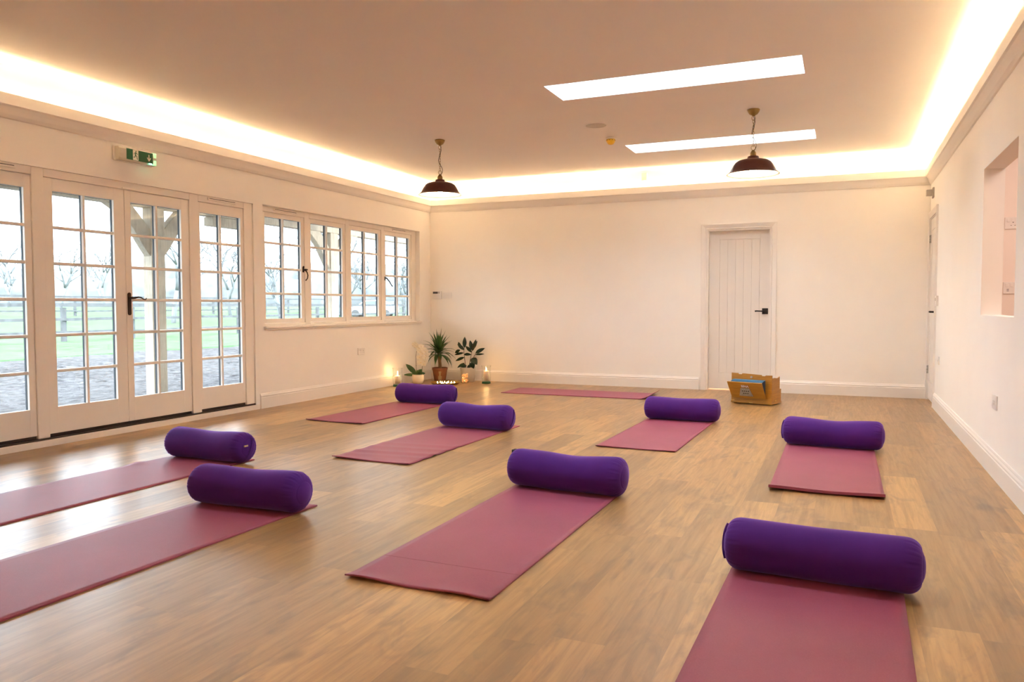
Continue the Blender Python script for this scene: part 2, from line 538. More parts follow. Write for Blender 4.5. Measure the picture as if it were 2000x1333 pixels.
# ------------------------------------------------------------ room shell
def build_shell():
    struct(MB().box(WX - 0.30, 4.2, FY - 0.2, 13.2, -0.2, 0.0).build('floor', 'floor'))
    # ceiling with two skylight openings and an unseen third, added for daylight
    c = MB()
    z0, z1 = CZ, CZ + 0.28
    sx0, sx1 = -2.215, -0.289
    ys = [(5.75, 6.23), (8.20, 8.68), (3.30, 3.78)]  # last pair: guessed skylight out of view, added to light the foreground
    c.box(WX - .3, sx0, FY - .2, BY + .2, z0, z1)
    c.box(sx1, RX + .2, FY - .2, BY + .2, z0, z1)
    cuts = [FY - .2] + [q for a_, b_ in sorted(ys) for q in (a_, b_)] + [BY + .2]
    for q in range(0, len(cuts), 2):
        c.box(sx0, sx1, cuts[q], cuts[q + 1], z0, z1)
    struct(c.build('ceiling', 'ceiling'))
    for i, (a, b) in enumerate(ys):
        e = struct(empty('window_%d' % (i + 2), ((sx0 + sx1) / 2, (a + b) / 2, CZ)))
        m = MB()
        t = 0.012
        zt = CZ + 0.34
        m.box(sx0, sx0 + t, a, b, CZ, zt).box(sx1 - t, sx1, a, b, CZ, zt)
        m.box(sx0 + t, sx1 - t, a, a + t, CZ, zt).box(sx0 + t, sx1 - t, b - t, b, CZ, zt)
        o = m.build('shaft_lining', 'trim'); o.parent = e; o.matrix_parent_inverse = Matrix.Translation(-e.location)
        o = MB().box(sx0 - .03, sx1 + .03, a - .03, b + .03, zt, zt + .008).build('glass', 'glass')
        o.parent = e; o.matrix_parent_inverse = Matrix.Translation(-e.location)
    # left wall
    T = 0.13
    x0, x1 = WX - T, WX
    H = CZ
    m = MB()
    m.box(x0, x1, FY - .2, 3.20, 0, H)
    m.box(x0, x1, 3.20, 6.195, 2.092, H)
    m.box(x0, x1, 6.195, 6.335, 0, H)
    m.box(x0, x1, 6.335, 9.53, 0, 0.822)
    m.box(x0, x1, 6.335, 9.53, 2.103, H)
    m.box(x0, x1, 9.53, BY + .2, 0, H)
    struct(m.build('wall_left', 'wall'))
    # back wall with door opening
    m = MB()
    T = 0.13
    dx0, dx1, dz = -1.600, -0.812, 2.008
    m.box(WX - .0, dx0, BY, BY + T, 0, H)
    m.box(dx1, RX + .0, BY, BY + T, 0, H)
    m.box(dx0, dx1, BY, BY + T, dz, H)
    struct(m.build('wall_back', 'wall'))
    # right wall: door opening and serving hatch
    m = MB()
    T = 0.125
    m.box(RX, RX + T, FY - .2, 5.04, 0, H)
    m.box(RX, RX + T, 5.04, 6.19, 0, 0.987)
    m.box(RX, RX + T, 5.04, 6.19, 1.985, H)
    m.box(RX, RX + T, 6.19, 9.06, 0, H)
    m.box(RX, RX + T, 9.06, 9.80, 2.03, H)
    m.box(RX, RX + T, 9.80, BY + .13, 0, H)
    struct(m.build('wall_right', 'wall'))
    struct(MB().box(WX - .3, RX + .2, FY - .2, FY, 0, H).build('wall_front', 'wall'))

build_shell()

# rooms beyond: kitchen behind the hatch, corridor behind the back door
def build_beyond():
    m = MB()
    kx0, kx1, ky0, ky1 = RX + .125, 3.2, 3.4, 6.62
    m.box(kx0, kx1, ky1, ky1 + .08, 0, 2.6)
    m.box(kx0, kx1, ky0 - .08, ky0, 0, 2.6)
    m.box(kx1, kx1 + .08, ky0 - .08, ky1 + .08, 0, 2.6)
    m.box(kx0, kx1 + .08, ky0 - .08, ky1 + .08, 2.6, 2.68)
    struct(m.build('wall_kitchen', 'kitchen'))
    l = bpy.data.lights.new('kitchen_lamp_light', 'AREA')
    l.energy = 11; l.color = (1.0, 0.80, 0.68); l.size = 1.2
    o = bpy.data.objects.new('kitchen_lamp_light', l); COL.objects.link(o)
    o.location = (2.0, 5.2, 2.55)
    m = MB()
    m.box(-2.8, 2.2, 11.4, 11.48, 0, 2.6)
    m.box(-2.88, -2.8, BY + .13, 11.48, 0, 2.6)
    m.box(2.2, 2.28, 8.6, 11.48, 0, 2.6)
    m.box(RX + .125, 2.28, 8.52, 8.6, 0, 2.6)
    m.box(-2.88, 2.28, BY + .13, 11.48, 2.6, 2.68)
    m.box(RX + .125, 2.28, 8.52, BY + .13, 2.6, 2.68)
    struct(m.build('wall_corridor', 'kitchen'))
    l = bpy.data.lights.new('corridor_lamp_light', 'AREA')
    l.energy = 40; l.color = (1.0, 0.86, 0.72); l.size = 0.6
    o = bpy.data.objects.new('corridor_lamp_light', l); COL.objects.link(o)
    o.location = (-1.2, 10.7, 2.5)
build_beyond()

# ------------------------------------------------------------ skirting and cornice
def sk_profile():
    return [(0, 0), (0.018, 0), (0.018, 0.112), (0.014, 0.118), (0.0165, 0.124), (0.016, 0.132), (0.010, 0.142), (0.009, 0.148), (0.006, 0.156), (0, 0.156)]

def run(m, prof, p0, p1, inward, m0=0.0, m1=0.0):
    """profile (o,z) swept from p0 to p1; inward = unit vec off the wall; m0/m1 mitre factors"""
    p0, p1, inward = Vector(p0), Vector(p1), Vector(inward)
    t = (p1 - p0).normalized()
    a, b = [], []
    for o_, z in prof:
        a.append(m.bm.verts.new(p0 + inward * o_ + t * (o_ * m0) + Vector((0, 0, z))))
        b.append(m.bm.verts.new(p1 + inward * o_ - t * (o_ * m1) + Vector((0, 0, z))))
    n = len(prof)
    for i in range(n):
        j = (i + 1) % n
        m._face([a[i], a[j], b[j], b[i]])
    m._face(a[::-1]); m._face(b)

def build_trims():
    sk = sk_profile()
    m = MB(); run(m, sk, (WX, 6.25, 0), (WX, BY, 0), (1, 0, 0), 0, 1)
    struct(m.build('baseboard_left', 'trim'))
    m = MB(); run(m, sk, (WX, FY, 0), (WX, 3.16, 0), (1, 0, 0), 1, 0)
    struct(m.build('baseboard_left_front', 'trim'))
    m = MB(); run(m, sk, (WX, BY, 0), (-1.672, BY, 0), (0, -1, 0), 1, 0)
    run(m, sk, (-0.740, BY, 0), (RX, BY, 0), (0, -1, 0), 0, 1)
    struct(m.build('baseboard_back', 'trim'))
    m = MB(); run(m, sk, (RX, FY, 0), (RX, 8.99, 0), (-1, 0, 0), 1, 0)
    struct(m.build('baseboard_right', 'trim'))
    m = MB(); run(m, sk, (RX, FY, 0), (WX, FY, 0), (0, 1, 0), 1, 1)
    struct(m.build('baseboard_front', 'trim'))
    # cove cornice hiding the tape
    co = [(0, 2.395), (0.010, 2.402), (0.024, 2.425), (0.036, 2.452), (0.048, 2.475), (0.060, 2.486), (0.060, 2.565), (0.052, 2.565), (0.052, 2.510), (0, 2.510)]
    runs = [((WX, FY, 0), (WX, BY, 0), (1, 0, 0)), ((WX, BY, 0), (RX, BY, 0), (0, -1, 0)), ((RX, BY, 0), (RX, FY, 0), (-1, 0, 0)), ((RX, FY, 0), (WX, FY, 0), (0, 1, 0))]
    for i, (a, b, n) in enumerate(runs):
        m = MB(); run(m, co, a, b, n, 1, 1)
        struct(m.build('trim_%d' % (i + 1), 'wall'))
    names = ['left wall above the garden doors', 'back wall above the white door', 'right wall above the serving hatch', 'wall behind the viewer']
    for (a, b, n), wn in zip(runs, names):
        a, b, n = Vector(a), Vector(b), Vector(n)
        t = (b - a).normalized()
        # angled profile on the wall side of the ledge, tape facing up and into the room
        P, Q = a + t * 0.03, b - t * 0.03
        m = MB()
        sec = [(0.006, 2.5102), (0.0175, 2.5102), (0.0175, 2.5165), (0.0070, 2.5225)]
        A_ = [m.bm.verts.new(P + n * o_ + Vector((0, 0, z_))) for o_, z_ in sec]
        B_ = [m.bm.verts.new(Q + n * o_ + Vector((0, 0, z_))) for o_, z_ in sec]
        for k in range(4):
            m.mi = 1 if k == 2 else 0
            m._face([A_[k], A_[(k + 1) % 4], B_[(k + 1) % 4], B_[k]])
        m.mi = 0
        m._face(A_); m._face(B_[::-1])
        o = m.build('led_strip', ['plastic', 'led'])
        tag(o, 'warm white light strip hidden in the ledge along the ' + wn, 'light strip')
build_trims()

# ------------------------------------------------------------ glazed sashes on the left wall
def tbar_h(m, xf, xb, y0, y1, zc, wf=0.0095, wb=0.0135):
    m.hexa([(xb, y0, zc - wb), (xf, y0, zc - wf), (xf, y1, zc - wf), (xb, y1, zc - wb),
            (xb, y0, zc + wb), (xf, y0, zc + wf), (xf, y1, zc + wf), (xb, y1, zc + wb)])

def tbar_v(m, xf, xb, yc, z0, z1, wf=0.0095, wb=0.0135):
    m.hexa([(xb, yc - wb, z0), (xf, yc - wf, z0), (xf, yc + wf, z0), (xb, yc + wb, z0),
            (xb, yc - wb, z1), (xf, yc - wf, z1), (xf, yc + wf, z1), (xb, yc + wb, z1)])

def sash(name, parent, X, y0, y1, z0, z1, gy0, gy1, gz0, gz1, cols, rows, label=None):
    """X = inner face; glass 22 mm behind it"""
    xg = X - 0.024
    m = MB()
    g = 0.002
    y0 += g; y1 -= g; z0 += g; z1 -= g
    m.box(xg, X, y0, gy0, z0, z1).box(xg, X, gy1, y1, z0, z1)
    m.box(xg, X, gy0, gy1, z0, gz0).box(xg, X, gy0, gy1, gz1, z1)
    # outer half, set back so only the spacer shows at the edge of the glass
    xo = X - 0.056
    s = 0.012
    m.box(xo, xg - .0045, y0, gy0 - s, z0, z1).box(xo, xg - .0045, gy1 + s, y1, z0, z1)
    m.box(xo, xg - .0045, gy0 - s, gy1 + s, z0, gz0 - s).box(xo, xg - .0045, gy0 - s, gy1 + s, gz1 + s, z1)
    for i in range(1, cols):
        tbar_v(m, X - 0.005, xg, gy0 + (gy1 - gy0) * i / cols, gz0, gz1)
    for j in range(1, rows):
        tbar_h(m, X - 0.006, xg, gy0, gy1, gz0 + (gz1 - gz0) * j / rows)
    o = m.build(name, 'frame', parent, bevel=0.002)
    if label: o['label'] = label
    # spacer grid (dark bars sealed inside the unit)
    m = MB()
    xs0, xs1 = xg - 0.0225, xg - 0.0045
    hw = 0.0115
    m.box(xs0, xs1, gy0 - .010, gy0 + .0, gz0 - .01, gz1 + .01).box(xs0, xs1, gy1, gy1 + .010, gz0 - .01, gz1 + .01)
    m.box(xs0, xs1, gy0, gy1, gz0 - .010, gz0).box(xs0, xs1, gy0, gy1, gz1, gz1 + .010)
    for i in range(1, cols):
        yc = gy0 + (gy1 - gy0) * i / cols
        m.box(xs0, xs1, yc - hw, yc + hw, gz0, gz1)
    for j in range(1, rows):
        zc = gz0 + (gz1 - gz0) * j / rows
        m.box(xs0, xs1, gy0, gy1, zc - hw * .6, zc + hw * .6)
    m.build('glazing_spacer', 'spacer', o)
    MB().box(xg - .0042, xg - .0003, gy0 - .011, gy1 + .011, gz0 - .011, gz1 + .011).build('glass', 'glass', o)
    return o

def trickle_vent(parent, X, y0, y1, zc):
    m = MB()
    m.box(X, X + .012, y0, y1, zc - .013, zc + .013)
    o = m.build('trickle_vent', 'frame', parent, bevel=0.004)
    m = MB().box(X + .0122, X + .0128, y0 + .012, y1 - .012, zc + .001, zc + .006)
    m.build('vent_slot', 'dark', o)
    return o

def build_garden_doors():
    D = struct(empty('door_1'))
    XF = -5.540
    m = MB()
    zt = 2.092
    posts = [(3.20, 3.287), (3.881, 3.975), (5.380, 5.485), (6.079, 6.195)]
    for a, b in posts:
        m.box(XF - .085, XF + .012, a, b, 0.062, zt)
    for a, b in [(3.287, 3.881), (3.975, 5.38), (5.485, 6.079)]:
        m.box(XF - .085, XF + .012, a, b, 2.030, zt)
    m.build('frame', 'frame', D, bevel=0.004)
    m = MB()
    m.box(XF - .10, XF + .020, 3.20, 6.195, 0.048, 0.062)
    m.box(XF - .10, XF - .012, 3.287, 3.881, 0.062, 0.083)
    m.box(XF - .10, XF - .012, 3.975, 5.380, 0.062, 0.083)
    m.box(XF - .10, XF - .012, 5.485, 6.079, 0.062, 0.083)
    m.build('threshold', 'threshold', D, bevel=0.002)
    MB().box(XF - .12, WX + .014, 3.16, 6.235, 0.0, 0.048).build('plinth_board', 'frame', D, bevel=0.002)
    Z = dict(z0=0.084, z1=2.030, gz0=0.288, gz1=1.932)
    sash('sidelight', D, XF, 3.287, 3.881, Z['z0'], Z['z1'], 3.340, 3.828, Z['gz0'], Z['gz1'], 2, 6)
    A = sash('door_leaf', D, XF, 3.975, 4.690, Z['z0'], Z['z1'], 4.052, 4.588, Z['gz0'], Z['gz1'], 2, 6)
    B = sash('door_leaf', D, XF, 4.690, 5.380, Z['z0'], Z['z1'], 4.752, 5.292, Z['gz0'], Z['gz1'], 2, 6)
    sash('sidelight', D, XF, 5.485, 6.079, Z['z0'], Z['z1'], 5.512, 6.040, Z['gz0'], Z['gz1'], 2, 6)
    # lever handle on the meeting stile
    m = MB()
    yc, zc = 4.715, 1.092
    pl = []
    for k in range(17):
        a = pi * k / 16
        pl.append((XF + .001, yc + .0155 * cos(a), zc + .065 + .0155 * sin(a)))
    for k in range(17):
        a = pi + pi * k / 16
        pl.append((XF + .001, yc + .0155 * cos(a), zc - .095 + .0155 * sin(a)))
    m.prism(pl, (.009, 0, 0))
    m.tube([(XF + .009, yc, zc + .035), (XF + .05, yc, zc + .035)], .0095, 12)
    m.tube([(XF + .048, yc - .004, zc + .034), (XF + .052, yc + .02, zc + .036), (XF + .052, yc + .05, zc + .042), (XF + .050, yc + .08, zc + .038), (XF + .050, yc + .102, zc + .026), (XF + .052, yc + .122, zc + .022), (XF + .052, yc + .132, zc + .030), (XF + .051, yc + .128, zc + .037)], [.009, .009, .0075, .006, .006, .0055, .0045, .003], 8)
    m.tube([(XF + .009, yc, zc - .05), (XF + .014, yc, zc - .05)], .008, 12)
    m.build('handle', 'bronze', B, bevel=0.001)
    # closer cap in the head above the meeting stiles
    MB().box(XF + .012, XF + .02, 4.66, 4.80, 2.032, 2.047).build('head_bolt', 'frame', D, bevel=0.003)
    trickle_vent(D, XF + .012, 3.30, 3.76, 2.068)
    trickle_vent(D, XF + .012, 5.60, 5.96, 2.068)

def build_window():
    Wn = struct(empty('window_1'))
    XF = -5.592
    m = MB()
    for a, b in [(6.335, 6.400), (7.089, 7.175), (7.867, 7.945), (8.653, 8.726), (9.421, 9.530)]:
        m.box(XF - .07, XF + .010, a, b, 0.846, 2.103)
    for a, b in [(6.400, 7.089), (7.175, 7.867), (7.945, 8.653), (8.726, 9.421)]:
        m.box(XF - .07, XF + .010, a, b, 0.846, 0.876)
        m.box(XF - .07, XF + .010, a, b, 2.048, 2.103)
    m.build('frame', 'frame', Wn, bevel=0.004)
    S = []
    for (a, b, g0, g1) in [(6.400, 7.089, 6.452, 7.038), (7.175, 7.867, 7.210, 7.815), (7.945, 8.653, 7.990, 8.600), (8.726, 9.421, 8.768, 9.372)]:
        S.append(sash('casement', Wn, XF, a, b, 0.876, 2.048, g0, g1, 0.922, 1.996, 2, 4))
    m = MB()
    m.box(WX - .075, WX + .030, 6.325, 9.545, 0.822, 0.846)
    m.box(WX, WX + .018, 6.33, 9.54, 0.806, 0.822)
    m.build('sill', 'frame', Wn, bevel=0.006, seg=3)
    trickle_vent(Wn, XF + .010, 6.58, 6.95, 2.078)
    trickle_vent(Wn, XF + .010, 8.92, 9.25, 2.078)
    # curly fastener on the first casement
    y, z, x = 7.070, 1.415, XF
    m = MB()
    m.box(x, x + .006, y - .012, y + .012, z + .02, z + .075)
    m.tube([(x + .004, y, z + .075), (x + .008, y, z + .09)], [.012, .006], 10)
    m.tube([(x + .004, y, z + .045), (x + .035, y, z + .045)], .010, 10)
    m.tube([(x + .03, y - .01, z + .05), (x + .034, y + .03, z + .05)], .009, 8)
    m.tube([(x + .034, y + .0, z + .042), (x + .036, y + .022, z + .02), (x + .036, y + .036, z - .012), (x + .036, y + .03, z - .045), (x + .036, y + .008, z - .066), (x + .038, y - .004, z - .068)], [.008, .007, .0065, .006, .006, .007], 8)
    m.build('fastener', 'bronze', S[0], bevel=0)
    # stay handle hanging open on the fourth casement
    y, z = 8.745, 1.415
    m = MB()
    m.box(x, x + .006, y - .01, y + .012, z - .02, z + .03)
    m.tube([(x + .003, y, z + .01), (x + .03, y + .004, z + .01)], .009, 10)
    m.tube([(x + .028, y - .006, z + .014), (x + .036, y + .02, z - .01), (x + .045, y + .05, z - .04), (x + .055, y + .075, z - .08), (x + .060, y + .095, z - .098)], [.009, .008, .007, .006, .008], 8)
    m.build('fastener', 'bronze', S[3])
build_garden_doors()
build_window()

# ------------------------------------------------------------ panelled doors
def architrave(m, axis, a0, a1, ztop, face, n):
    """moulded frame of width .07 around opening a0..a1; axis 'x' (on back wall) or 'y' (right wall)"""
    prof = [(0.0, 0.0), (0.0, 0.014), (0.010, 0.016), (0.016, 0.010), (0.024, 0.013), (0.052, 0.020), (0.062, 0.022), (0.070, 0.020), (0.070, 0.0)]
    def P(a, d, z):
        return (a, face + n * d, z) if axis == 'x' else (face + n * d, a, z)
    L, T, Rr_ = [], [], []
    for s_, d in prof:
        pts = [P(a0 - s_, d, 0), P(a0 - s_, d, ztop + s_), P(a1 + s_, d, ztop + s_), P(a1 + s_, d, 0)]
        L.append([m.bm.verts.new(q) for q in pts])
    for k in range(len(prof) - 1):
        for i in range(3):
            m._face([L[k][i], L[k][i + 1], L[k + 1][i + 1], L[k + 1][i]])
    k = len(prof) - 1
    for i in range(3):
        m._face([L[k][i], L[k][i + 1], L[0][i + 1], L[0][i]])
    m._face([l[0] for l in L]); m._face([l[3] for l in L])

def build_back_door():
    D = struct(empty('door_2', (-1.2, BY, 0)))
    inv = Matrix.Translation(-D.location)
    def ch(o, par=D):
        o.parent = par
        if par is D: o.matrix_parent_inverse = inv
        return o
    m = MB()
    architrave(m, 'x', -1.585, -0.827, 1.995, BY, -1)
    # lining
    m.box(-1.600, -1.568, BY, BY + .13, 0, 2.008)
    m.box(-0.844, -0.812, BY, BY + .13, 0, 2.008)
    m.box(-1.568, -0.844, BY, BY + .13, 1.978, 2.008)
    ch(m.build('door_frame', 'trim'))
    x0, x1, z0, z1 = -1.566, -0.846, 0.016, 1.976
    yf = BY + .075
    m = MB()
    px0, px1, pz0, pz1 = -1.440, -0.960, 0.215, 1.875
    m.box(x0, px0, yf, yf + .04, z0, z1).box(px1, x1, yf, yf + .04, z0, z1)
    m.box(px0, px1, yf, yf + .04, z0, pz0).box(px0, px1, yf, yf + .04, pz1, z1)
    n = 5
    g = 0.005
    wd = (px1 - px0 - g * (n + 1)) / n
    for i in range(n):
        a = px0 + g + i * (wd + g)
        m.box(a, a + wd, yf + .003, yf + .036, pz0 + .004, pz1 - .004)
    m.box(px0, px1, yf + .009, yf + .034, pz0, pz1)
    lf = ch(m.build('door_leaf', 'door', None, bevel=0.0015))
    m = MB()
    xc, zc = -0.895, 0.985
    m.box(xc - .034, xc + .034, yf - .008, yf, zc - .036, zc + .036)
    m.tube([(xc - .01, yf - .008, zc), (xc - .01, yf - .05, zc)], .010, 12)
    m.tube([(xc - .005, yf - .05, zc), (xc - .05, yf - .053, zc + .001), (xc - .095, yf - .05, zc + .003), (xc - .112, yf - .045, zc)], [.010, .009, .009, .011], 10)
    h = m.build('handle', 'iron', None, bevel=0.001)
    h.parent = lf

def build_right_door():
    D = struct(empty('door_3', (RX, 9.4, 0)))
    inv = Matrix.Translation(-D.location)
    def ch(o):
        o.parent = D; o.matrix_parent_inverse = inv; return o
    a0, a1, zt = 9.075, 9.772, 2.015
    m = MB()
    architrave(m, 'y', a0, a1, zt, RX, -1)
    m.box(RX, RX + .125, 9.06, 9.085, 0, 2.03)
    m.box(RX, RX + .125, 9.765, 9.80, 0, 2.03)
    m.box(RX, RX + .125, 9.085, 9.765, 2.005, 2.03)
    ch(m.build('door_frame', 'trim'))
    m = MB()
    xf = RX + .006
    y0, y1, z0, z1 = 9.088, 9.762, 0.016, 2.002
    py0, py1, pz0, pz1 = 9.19, 9.66, 0.215, 1.88
    m.box(xf, xf + .04, y0, py0, z0, z1).box(xf, xf + .04, py1, y1, z0, z1)
    m.box(xf, xf + .04, py0, py1, z0, pz0).box(xf, xf + .04, py0, py1, pz1, z1)
    for i in range(4):
        g = .005
        wd = (py1 - py0 - g * 5) / 4
        a = py0 + g + i * (wd + g)
        m.box(xf + .003, xf + .036, a, a + wd, pz0 + .004, pz1 - .004)
    m.box(xf + .009, xf + .034, py0, py1, pz0, pz1)
    lf = ch(m.build('door_leaf', 'door', None, bevel=0.0015))
    m = MB()
    yc, zc = 9.145, 0.985
    m.box(xf - .008, xf, yc - .03, yc + .03, zc - .032, zc + .032)
    m.tube([(xf - .008, yc, zc), (xf - .048, yc, zc)], .010, 12)
    m.tube([(xf - .048, yc - .003, zc), (xf - .05, yc + .05, zc + .002), (xf - .046, yc + .11, zc)], [.010, .009, .010], 10)
    m.build('handle', 'iron', lf, bevel=0.001)
    for zc in (1.79, 0.34):
        m = MB()
        for k in range(3):
            m.tube([(xf - .010, 9.768, zc - .045 + k * .031), (xf - .010, 9.768, zc - .018 + k * .031)], .0075, 10)
        m.box(xf - .006, xf + .001, 9.742, 9.766, zc - .045, zc + .045)
        m.build('hinge', 'steel', lf)
build_back_door()
build_right_door()

# ------------------------------------------------------------ wall fittings
def plate(name, loc, nrm, wdt, hgt, dep=0.009, mat='plastic', rockers=1, pins=0, label=None, cat=None, group=None, usb=False):
    """electrical faceplate. nrm: '+x','-x','-y'"""
    rz = {'-y': 0.0, '+x': radians(90), '-x': radians(-90)}[nrm]
    e = empty(name, loc, rz)
    MB().box(-wdt / 2, wdt / 2, -dep, 0, -hgt / 2, hgt / 2).build('faceplate', mat, e, bevel=0.003)
    for i in range(rockers):
        if pins:
            cx = -wdt / 2 + .022 + i * .03
            cz = hgt * .22
        else:
            cx = (i - (rockers - 1) / 2) * .03
            cz = 0
        MB().box(cx - .009, cx + .009, -dep - .004, -dep, cz - .012, cz + .012).build('rocker', mat, e, bevel=0.002)
    for i in range(pins):
        cx = (wdt / 2 - .035 - (pins - 1 - i) * .06) if usb or pins > 1 else 0.012
        m = MB()
        m.box(cx - .003, cx + .003, -dep - .0006, -dep, hgt * .02, hgt * .02 + .009)
        m.box(cx - .015, cx - .009, -dep - .0006, -dep, -hgt * .2 - .002, -hgt * .2 + .002)
        m.box(cx + .009, cx + .015, -dep - .0006, -dep, -hgt * .2 - .002, -hgt * .2 + .002)
        m.build('pin_holes', 'dark', e)
    if usb:
        m = MB()
        for k in range(2):
            m.box(-wdt / 2 + .022, -wdt / 2 + .036, -dep - .0006, -dep, -.012 - k * .012, -.008 - k * .012)
        m.build('usb_ports', 'dark', e)
    return tag(e, label, cat, group)

plate('wall_socket', (WX, 8.066, 0.495), '+x', .146, .086, pins=2, rockers=2, label='white double power socket on the left wall below the long window', cat='socket')
plate('wall_socket', (RX, 5.528, 0.457), '-x', .146, .086, pins=0, rockers=2, label='white double socket plate low on the right wall below the serving hatch', cat='socket')
plate('wall_switch', (RX, 8.66, 0.508), '-x', .10, .080, rockers=1, label='small white switch plate low on the right wall beside the far door', cat='switch')
plate('wall_switch', (-5.232, BY, 1.206), '-y', .150, .086, rockers=2, label='white double switch plate on the back wall right of the thermostat', cat='switch')
plate('wall_socket', (1.132, 6.62, 1.650), '-y', .146, .086, pins=2, rockers=2, label='upper white double socket seen through the serving hatch', cat='socket')
plate('wall_socket', (1.132, 6.62, 1.180), '-y', .146, .086, pins=1, rockers=2, usb=True, label='lower white socket with charging ports seen through the serving hatch', cat='socket')

def thermostat():
    e = empty('thermostat', (-5.396, BY, 1.21))
    MB().box(-.076, .076, -.026, 0, -.058, .058).build('housing', 'plastic', e, bevel=.006)
    MB().box(-.058, .022, -.0275, -.0262, .022, .050).build('screen', 'lcd', e)
    MB().box(.030, .048, -.028, -.0262, .024, .050).build('button', 'plastic_grey', e)
    tag(e, 'white thermostat with a dark display on the back wall by the corner', 'thermostat')
    e = empty('door_control', (RX, 8.88, 1.10))
    MB().box(-.022, 0, -.045, .045, -.052, .052).build('housing', 'plastic', e, bevel=.004)
    MB().box(-.0232, -.0222, -.025, .025, .0, .030).build('cover', 'plastic_grey', e)
    tag(e, 'white square control box on the right wall beside the far door handle', 'control box')
    e = empty('alarm_sounder', (RX, 9.50, 2.265))
    MB().box(-.018, 0, -.05, .05, -.055, .055).build('base', 'sounder', e, bevel=.003)
    MB().box(-.075, -.018, -.032, .032, -.032, .034).build('horn', 'sounder', e, bevel=.006)
    tag(e, 'small grey box sensor high on the right wall above the far door', 'sensor')
    e = empty('motion_sensor', (-2.375, BY, 2.695))
    MB().box(-.036, .036, -.045, 0, -.055, .055).build('housing', 'plastic', e, bevel=.008)
    MB().box(-.024, .024, -.049, -.045, -.045, -.005).build('lens', 'sign_white', e, bevel=.003)
    tag(e, 'small white motion sensor in the lit strip above the back wall', 'sensor')
    # ceiling speaker
    e = empty('ceiling_speaker', (-2.215, 7.19, CZ))
    MB().lathe([(0.0, -.004), (.098, -.004), (.100, -.001), (.100, 0)], n=40).build('grille', 'mesh_grille', e)
    MB().lathe([(.100, -.0045), (.108, -.004), (.109, 0), (.100, 0)], n=40, cap=False).build('rim', 'ceiling', e)
    tag(e, 'flat round speaker set in the ceiling between the skylights', 'speaker')
    e = empty('smoke_detector', (-2.235, 7.77, CZ))
    MB().lathe([(.052, 0), (.052, -.016), (.046, -.020), (0.0, -.020)], n=32).build('base', 'plastic', e)
    MB().lathe([(.047, -.020), (.047, -.034), (.040, -.050), (.028, -.066), (.014, -.073), (0, -.074)], n=32).build('cap', 'yellow', e)
    m = MB()
    for k in range(10):
        a = 2 * pi * k / 10
        m.box(-.006, .006, -.0485, -.046, -.034, -.026, m=Matrix.Rotation(a, 4, 'Z'))
    m.build('inlet', 'brass', e)
    tag(e, 'white smoke detector with a yellow domed cap on the ceiling', 'smoke detector')
thermostat()

def exit_sign():
    e = empty('exit_sign', (WX, 4.76, 2.312))
    # body: half-round translucent case (local x out of the wall, y along, z up)
    y0, y1, h = -.185, .185, .055
    MB().box(0, .018, y0 - .008, y1 + .004, -h - .004, h + .004).build('backplate', 'plastic', e, bevel=.006)
    m = MB()
    pr = [(.018, -h), (.050, -h), (.068, -h + .014), (.070, 0), (.068, h - .014), (.050, h), (.018, h)]
    m.prism([(x, y0, z) for x, z in pr], (0, y1 - y0, 0))
    b = m.build('case', 'sign_body', e, bevel=.003)
    MB().box(.0705, .0715, -.118, .145, -h + .012, h - .010).build('green_panel', 'sign_green', e)
    MB().box(.0716, .0722, -.056, -.002, -h + .014, h - .012).build('white_panel', 'sign_white', e)
    # running figure
    def seg(m, a, b, wd):
        a, b = Vector((.0723, *a)), Vector((.0723, *b))
        d = (b - a).normalized(); n = Vector((0, -d.z, d.y)) * wd
        m.prism([a + n, b + n, b - n, a - n], (.0008, 0, 0))
    m = MB()
    c = (-.026, .031)
    m.prism([(.0723, c[0] + .0052 * cos(2 * pi * k / 12), c[1] + .0052 * sin(2 * pi * k / 12)) for k in range(12)], (.0008, 0, 0))
    seg(m, (-.027, .024), (-.033, .000), .0048)
    seg(m, (-.027, .022), (-.014, .012), .0022); seg(m, (-.014, .012), (-.008, .014), .0020)
    seg(m, (-.030, .022), (-.043, .016), .0022); seg(m, (-.043, .016), (-.046, .006), .0020)
    seg(m, (-.033, .002), (-.019, -.008), .0032); seg(m, (-.019, -.008), (-.013, -.034), .0028)
    seg(m, (-.033, .002), (-.037, -.016), .0032); seg(m, (-.037, -.016), (-.052, -.018), .0026)
    m.build('running_figure', 'sign_green', e)
    m = MB()
    yc = .104
    seg(m, (yc, .028), (yc, -.018), .0045)
    seg(m, (yc - .018, .002), (yc + .001, -.026), .0042)
    seg(m, (yc + .018, .002), (yc - .001, -.026), .0042)
    m.build('arrow', 'sign_white', e)
    MB().box(.020, .0695, .150, .1855, -h + .002, h - .002).build('green_end', 'sign_end', e, bevel=.004)
    MB().box(.0705, .073, .108, .132, -h + .004, -h + .012).build('charge_light', 'sign_led', e)
    return tag(e, 'green emergency exit sign with running figure and down arrow above the garden doors', 'exit sign')
exit_sign()

